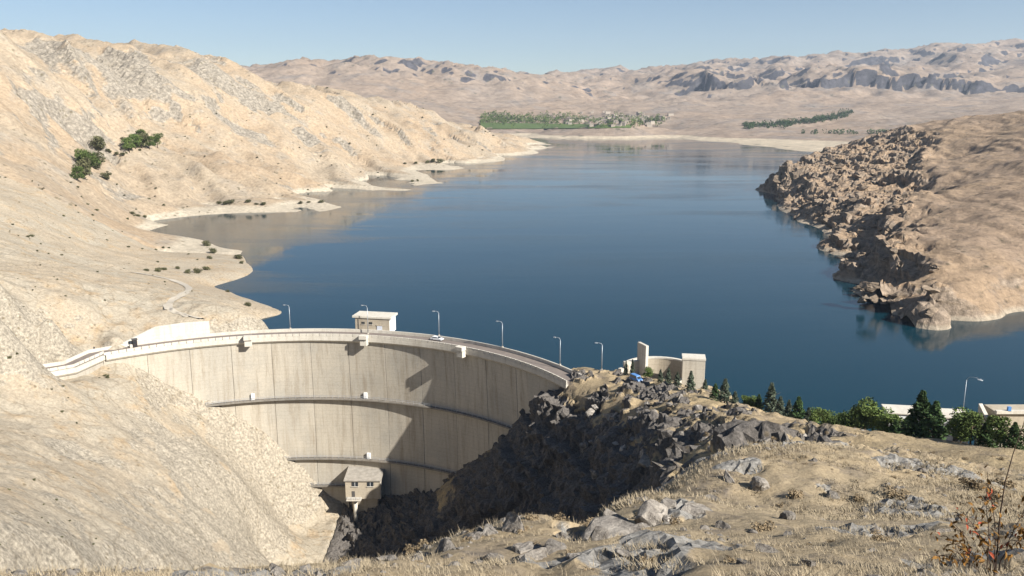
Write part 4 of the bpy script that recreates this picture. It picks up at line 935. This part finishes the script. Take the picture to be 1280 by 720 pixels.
# dry grass: far too much to count
def grass(n, px0, px1, pyf, y0, y1, hgt, wid, nb, seed):
    g_ = np.random.default_rng(seed)
    xs = []; 
    Yv = np.exp(g_.uniform(np.log(y0), np.log(y1), n)); X_ = (g_.uniform(px0, px1, n) - 640) / F * Yv * 1.07
    Z_ = HN(X_, Yv); d = fbm(X_, Yv, 4 + y0 * .1, 3, 301)
    rk_ = rock_near(X_, Yv); ok = (rk_ < .45) & (d + g_.uniform(-.5, .4, n) > -.22) & (Z_ > 12)
    e = 1.0; gx = (HN(X_ + e, Yv) - Z_) ; ok &= np.abs(gx) < 1.0
    X_, Yv, Z_ = X_[ok], Yv[ok], Z_[ok]; m = len(X_)
    B = np.repeat(np.stack([X_, Yv, Z_ - .04], 1), nb, 0); k = len(B); hs = np.repeat(hgt * g_.uniform(.5, 1.4, m), nb) * g_.uniform(.6, 1.2, k)
    B[:, :2] += g_.normal(0, hgt * .5, (k, 2)); an = g_.uniform(0, 6.28, k); ln = g_.uniform(.2, 1.5, k) * hs
    T = B + np.stack([np.cos(an) * ln, np.sin(an) * ln, hs], 1)
    sd = np.stack([-np.sin(an), np.cos(an), np.zeros(k)], 1) * (wid * g_.uniform(.6, 1.4, k))[:, None]
    V = np.stack([B - sd, B + sd, T], 1).reshape(-1, 3); return V, np.arange(3 * k).reshape(-1, 3)
V1, Q1 = grass(20000, -40, 1330, 0, 7, 45, .115, .0065, 9, 5)
V2, Q2 = grass(58000, 560, 1330, 0, 30, 250, .19, .018, 6, 6)
o = link('dry_grass', mesh_np('dry_grass', np.r_[V1, V2], np.r_[Q1, Q2 + len(V1)], 'grass', False)); tag(o, "straw-coloured dry grass covering the near hillside", "grass", None, "stuff")

# ------------------------------------------------------------------ buildings behind the trees
def block_house(px, py, Y_, w, d, h, rot, label):
    x, y, z = aty(px, py, Y_); r = empty('flat_roofed_building', (x, y, z - h), rot); tag(r, label, "building")
    MB().box((0, 0, h / 2 - 2), (w, d, h + 4)).obj('wall', 'white', r, bevel=.03)
    MB().box((0, 0, h + .12), (w + .5, d + .5, .25)).obj('roof', 'conc_white', r, bevel=.03)
    for i in range(2):
        q = MB().box((-w * .25 + i * w * .5, -d / 2 - .03, h * .62), (.9, .08, .8)).obj('window', 'glass', r); MB().box((-w * .25 + i * w * .5, -d / 2 - .08, h * .62 - .46), (1.1, .18, .1)).obj('sill', 'conc_white', q)
    MB().box((w * .05, -d / 2 - .04, 1.0), (.8, .08, 2)).obj('door', 'dark_steel', r)
block_house(1128, 513, 143, 5.6, 4, 4.5, -.15, "white flat-roofed building left of the tallest pine, half hidden by trees")
block_house(1190, 518, 136, 4.6, 4, 4.5, -.15, "white flat-roofed building right of the tallest pine, half hidden by trees")
x, y, z = aty(1262, 520, 128); r = empty('concrete_intake', (x, y, z - 5)); tag(r, "pale concrete structure with a sloping side wall above the lake", "structure")
MB().box((2.5, 2, 1.5), (9, 4, 8)).obj('wall', 'conc_tan', r, bevel=.05); MB().box((2.4, -.2, 5.75), (9.6, .6, .5)).obj('top_beam', 'conc_white', r)
MB().add([(-3.4, 3, 6.0), (-2.8, 3, 6.0), (-2.8, -3.5, 2.0), (-3.4, -3.5, 2.0), (-3.4, 3, -3), (-2.8, 3, -3), (-2.8, -3.5, -3), (-3.4, -3.5, -3)], [(0, 1, 2, 3), (4, 7, 6, 5), (0, 4, 5, 1), (1, 5, 6, 2), (2, 6, 7, 3), (3, 7, 4, 0)]).obj('sloping_wall', 'conc_white', r)
MB().box((-.4, -.3, 6.3), (.5, .4, .7)).obj('gauge_box', 'blue', r)
x, y, z = aty(1203, 520, 126); lamp((x, y, z - 3), 2.2, 9.6, "thin lamp post rising from the trees beside the white building", None, .38)

# ------------------------------------------------------------------ village, far trees and fields
def far_hit(px, py): return hit(px, py, HF, 1700, 4200, 700)
vm = []
for i in range(5):
    w, d, h = 9 + 2.5 * i, 8 + (i % 3) * 2, 5 + 1.6 * (i % 3); m = MB().box((0, 0, h / 2 - 2), (w, d, h + 4)).box((0, 0, h + .2), (w + 1, d + 1, .5))
    m.box((-w * .22, -d / 2 - .1, h * .55), (1.8, .3, 2)); m.box((w * .22, -d / 2 - .1, h * .55), (1.8, .3, 2)); vm.append(m.mesh('village_house', 'house'))
cnt = 0
for _ in range(400):
    px = random.gauss(768, 36); py = random.gauss(150, 5.0)
    if not (690 < px < 850 and 139 < py < 160): continue
    x, y, z = far_hit(px, py)
    o = link('village_house', random.choice(vm), None, None, (x, y, z), random.uniform(-.4, .4)); tag(o, "tiny pale house in the village beyond the head of the lake", "house", "village houses beyond the lake"); cnt += 1
    if cnt > 95: break
def grove(name, spots, h, mat, label, seed):
    g_ = np.random.default_rng(seed); C = []
    for x, y, z in spots:
        n_ = 26; d_ = g_.normal(size=(n_, 3)); d_ /= np.linalg.norm(d_, axis=1, keepdims=True)
        hh = h * g_.uniform(.6, 1.3); C.append(np.array([x, y, z + hh * .5]) + d_ * np.array([hh * .5, hh * .5, hh * .5]))
    V, Qd = cards(np.concatenate(C), h * .2, g_); o = link(name, mesh_np(name, V, Qd, mat, False)); tag(o, label, "trees", None, "stuff")
sp1 = []
for _ in range(620):
    px = random.uniform(600, 830); py = random.gauss(151, 3.4) + (px - 700) * .012
    if px > 700 and random.random() < .55: continue
    sp1.append(far_hit(px, py))
grove('far_grove', sp1, 11, 'leaf', "dark green belt of trees on the plain at the head of the lake", 3)
sp2 = [far_hit(*(lambda t: (930 + 135 * t + random.gauss(0, 2), 158 - 16 * t * t + random.gauss(0, 1.6)))(random.random())) for _ in range(300)]
sp2 += [far_hit(random.uniform(1000, 1150), 168 - random.random() * 2) for _ in range(50)]
grove('far_tree_line', sp2, 10, 'pine', "thin dark line of trees following a stream across the far slopes", 4)
def drape(name, pxs, fn, hitf, off, mat, kind="structure"):
    V = []; n_ = len(pxs)
    for top, bot in pxs:
        for t in (0, .33, .67, 1):
            q = hitf(top[0] + (bot[0] - top[0]) * t, top[1] + (bot[1] - top[1]) * t); V.append((q[0], q[1], q[2] + off))
    Qd = [(i * 4 + k, i * 4 + k + 1, (i + 1) * 4 + k + 1, (i + 1) * 4 + k) for i in range(n_ - 1) for k in range(3)]
    m = MB(); m.add(V, Qd); o = m.obj(name, mat, smooth=True); tag(o, kind=kind)
drape('green_field', [((600 + 9 * i, 154 + .15 * i), (600 + 9 * i, 162 - .05 * i)) for i in range(22)], HF, far_hit, 2.0, 'field')
lh = lambda a_, b_: hit(a_, b_, HN, 200, 1000)
tp = np.array([(251, 401), (236, 397), (218, 391), (207, 386), (212, 378), (226, 370), (238, 364), (236, 358), (220, 352), (203, 347), (180, 343), (160, 340)], float)
tt = np.linspace(0, len(tp) - 1, 34); ker = lambda c: np.convolve(np.pad(np.interp(tt, range(len(tp)), tp[:, c]), 2, mode='edge'), np.ones(5) / 5, 'valid')
cxs, cys = ker(0), ker(1)
tw = [np.interp(t, [0, 4, 8, 11], [8, 5, 4, 2.5]) * random.uniform(.8, 1.2) for t in tt]
drape('gravel_track', [((a_ - w_, b_), (a_ + w_, b_)) for a_, b_, w_ in zip(cxs, cys, tw)], HN, lh, .22, 'gravel')

# ------------------------------------------------------------------ autumn shrub at the viewer's feet
x, y, z = hit(1245, 716, HN, 4, 30)
pl = empty('autumn_shrub', (x, y, z)); tag(pl, "spindly shrub with brown and orange autumn leaves and a tall bare stem", "shrub")
rnd = random.Random(9); leafm = []
for i, mt in enumerate(('autumn', 'autumn', 'red_leaf')):
    m = MB(); m.add([(0, 0, 0), (.028, .012, .004 + .006), (.05, .0, .0), (.085, 0, -.02), (.028, -.012, .006), (.055, .016, .004), (.055, -.016, .004)], [(0, 4, 1), (1, 4, 2), (1, 2, 5), (4, 6, 2), (2, 3, 5), (2, 6, 3)])
    leafm.append(m.mesh('leaf', mt))
stems = []
spec = [((0, 0), (.12, 2.75), .016), ((-.3, 0), (-.9, 1.25), .010), ((-.1, .1), (-.15, 1.35), .010), ((.2, .05), (.3, 1.5), .010), ((-.05, 0), (-.22, 1.6), .013), ((-.1, .05), (-.55, 1.05), .012), ((-.15, 0), (-.95, .8), .011), ((-.1, -.05), (-.75, .55), .010), ((.1, 0), (.35, 1.0), .012), ((.05, .05), (.2, .7), .01), ((-.2, 0), (-1.15, .45), .009), ((-.05, -.05), (-.35, .75), .009)]
k_ = y / 11.0
for (bx, by), (ex, hh), r0 in spec:
    hh *= k_; P_ = []
    for t in np.linspace(0, 1, 7):
        P_.append(((bx + (ex - bx) * t ** 1.5) * k_ + .03 * math.sin(7 * t + ex * 9), by + .12 * math.sin(3 * t + ex * 5), -.05 + hh * (t - .22 * t * t * abs(ex)) ))
    MB().tube(P_, [r0 * (1 - .75 * t) for t in np.linspace(0, 1, 7)], 6).obj('stem', 'twig', pl, smooth=True); stems.append(P_)
for si, P_ in enumerate(stems):
    nl = 4 if si < 1 else 22
    for j in range(nl):
        t = rnd.uniform(.35, 1) if si >= 2 else rnd.uniform(.2, .75); q = t * 6; i = min(5, int(q)); a_ = Vector(P_[i]).lerp(Vector(P_[i + 1]), q - i)
        dr = Vector((rnd.uniform(-1, 1), rnd.uniform(-1, 1), rnd.uniform(-.3, .8))).normalized(); e_ = a_ + dr * rnd.uniform(.05, .24)
        if j % 2 == 0: MB().tube([a_, e_], .004, 4).obj('twig', 'twig', pl)
        lf = link('leaf', leafm[2] if rnd.random() < .07 else leafm[0], None, pl, e_)
        lf.rotation_euler = (rnd.uniform(-1, 1), rnd.uniform(-.3, 1.2), rnd.uniform(0, 6.28)); s = rnd.uniform(.9, 1.9); lf.scale = (s, s, s)

# ------------------------------------------------------------------ air
mh = bpy.data.materials.new('haze_air'); mh.use_nodes = True; mh.node_tree.nodes.remove(mh.node_tree.nodes["Principled BSDF"])
pv = mh.node_tree.nodes.new("ShaderNodeVolumePrincipled"); pv.inputs["Color"].default_value = (.74, .85, 1, 1); pv.inputs["Density"].default_value = 5.5e-5; pv.inputs["Anisotropy"].default_value = .2
mh.node_tree.links.new(pv.outputs[0], mh.node_tree.nodes["Material Output"].inputs["Volume"])
M['haze'] = mh
hzb = MB().box((0, 4450, 352), (18400, 10300, 900)).obj('haze', 'haze'); tag(hzb, kind="stuff")
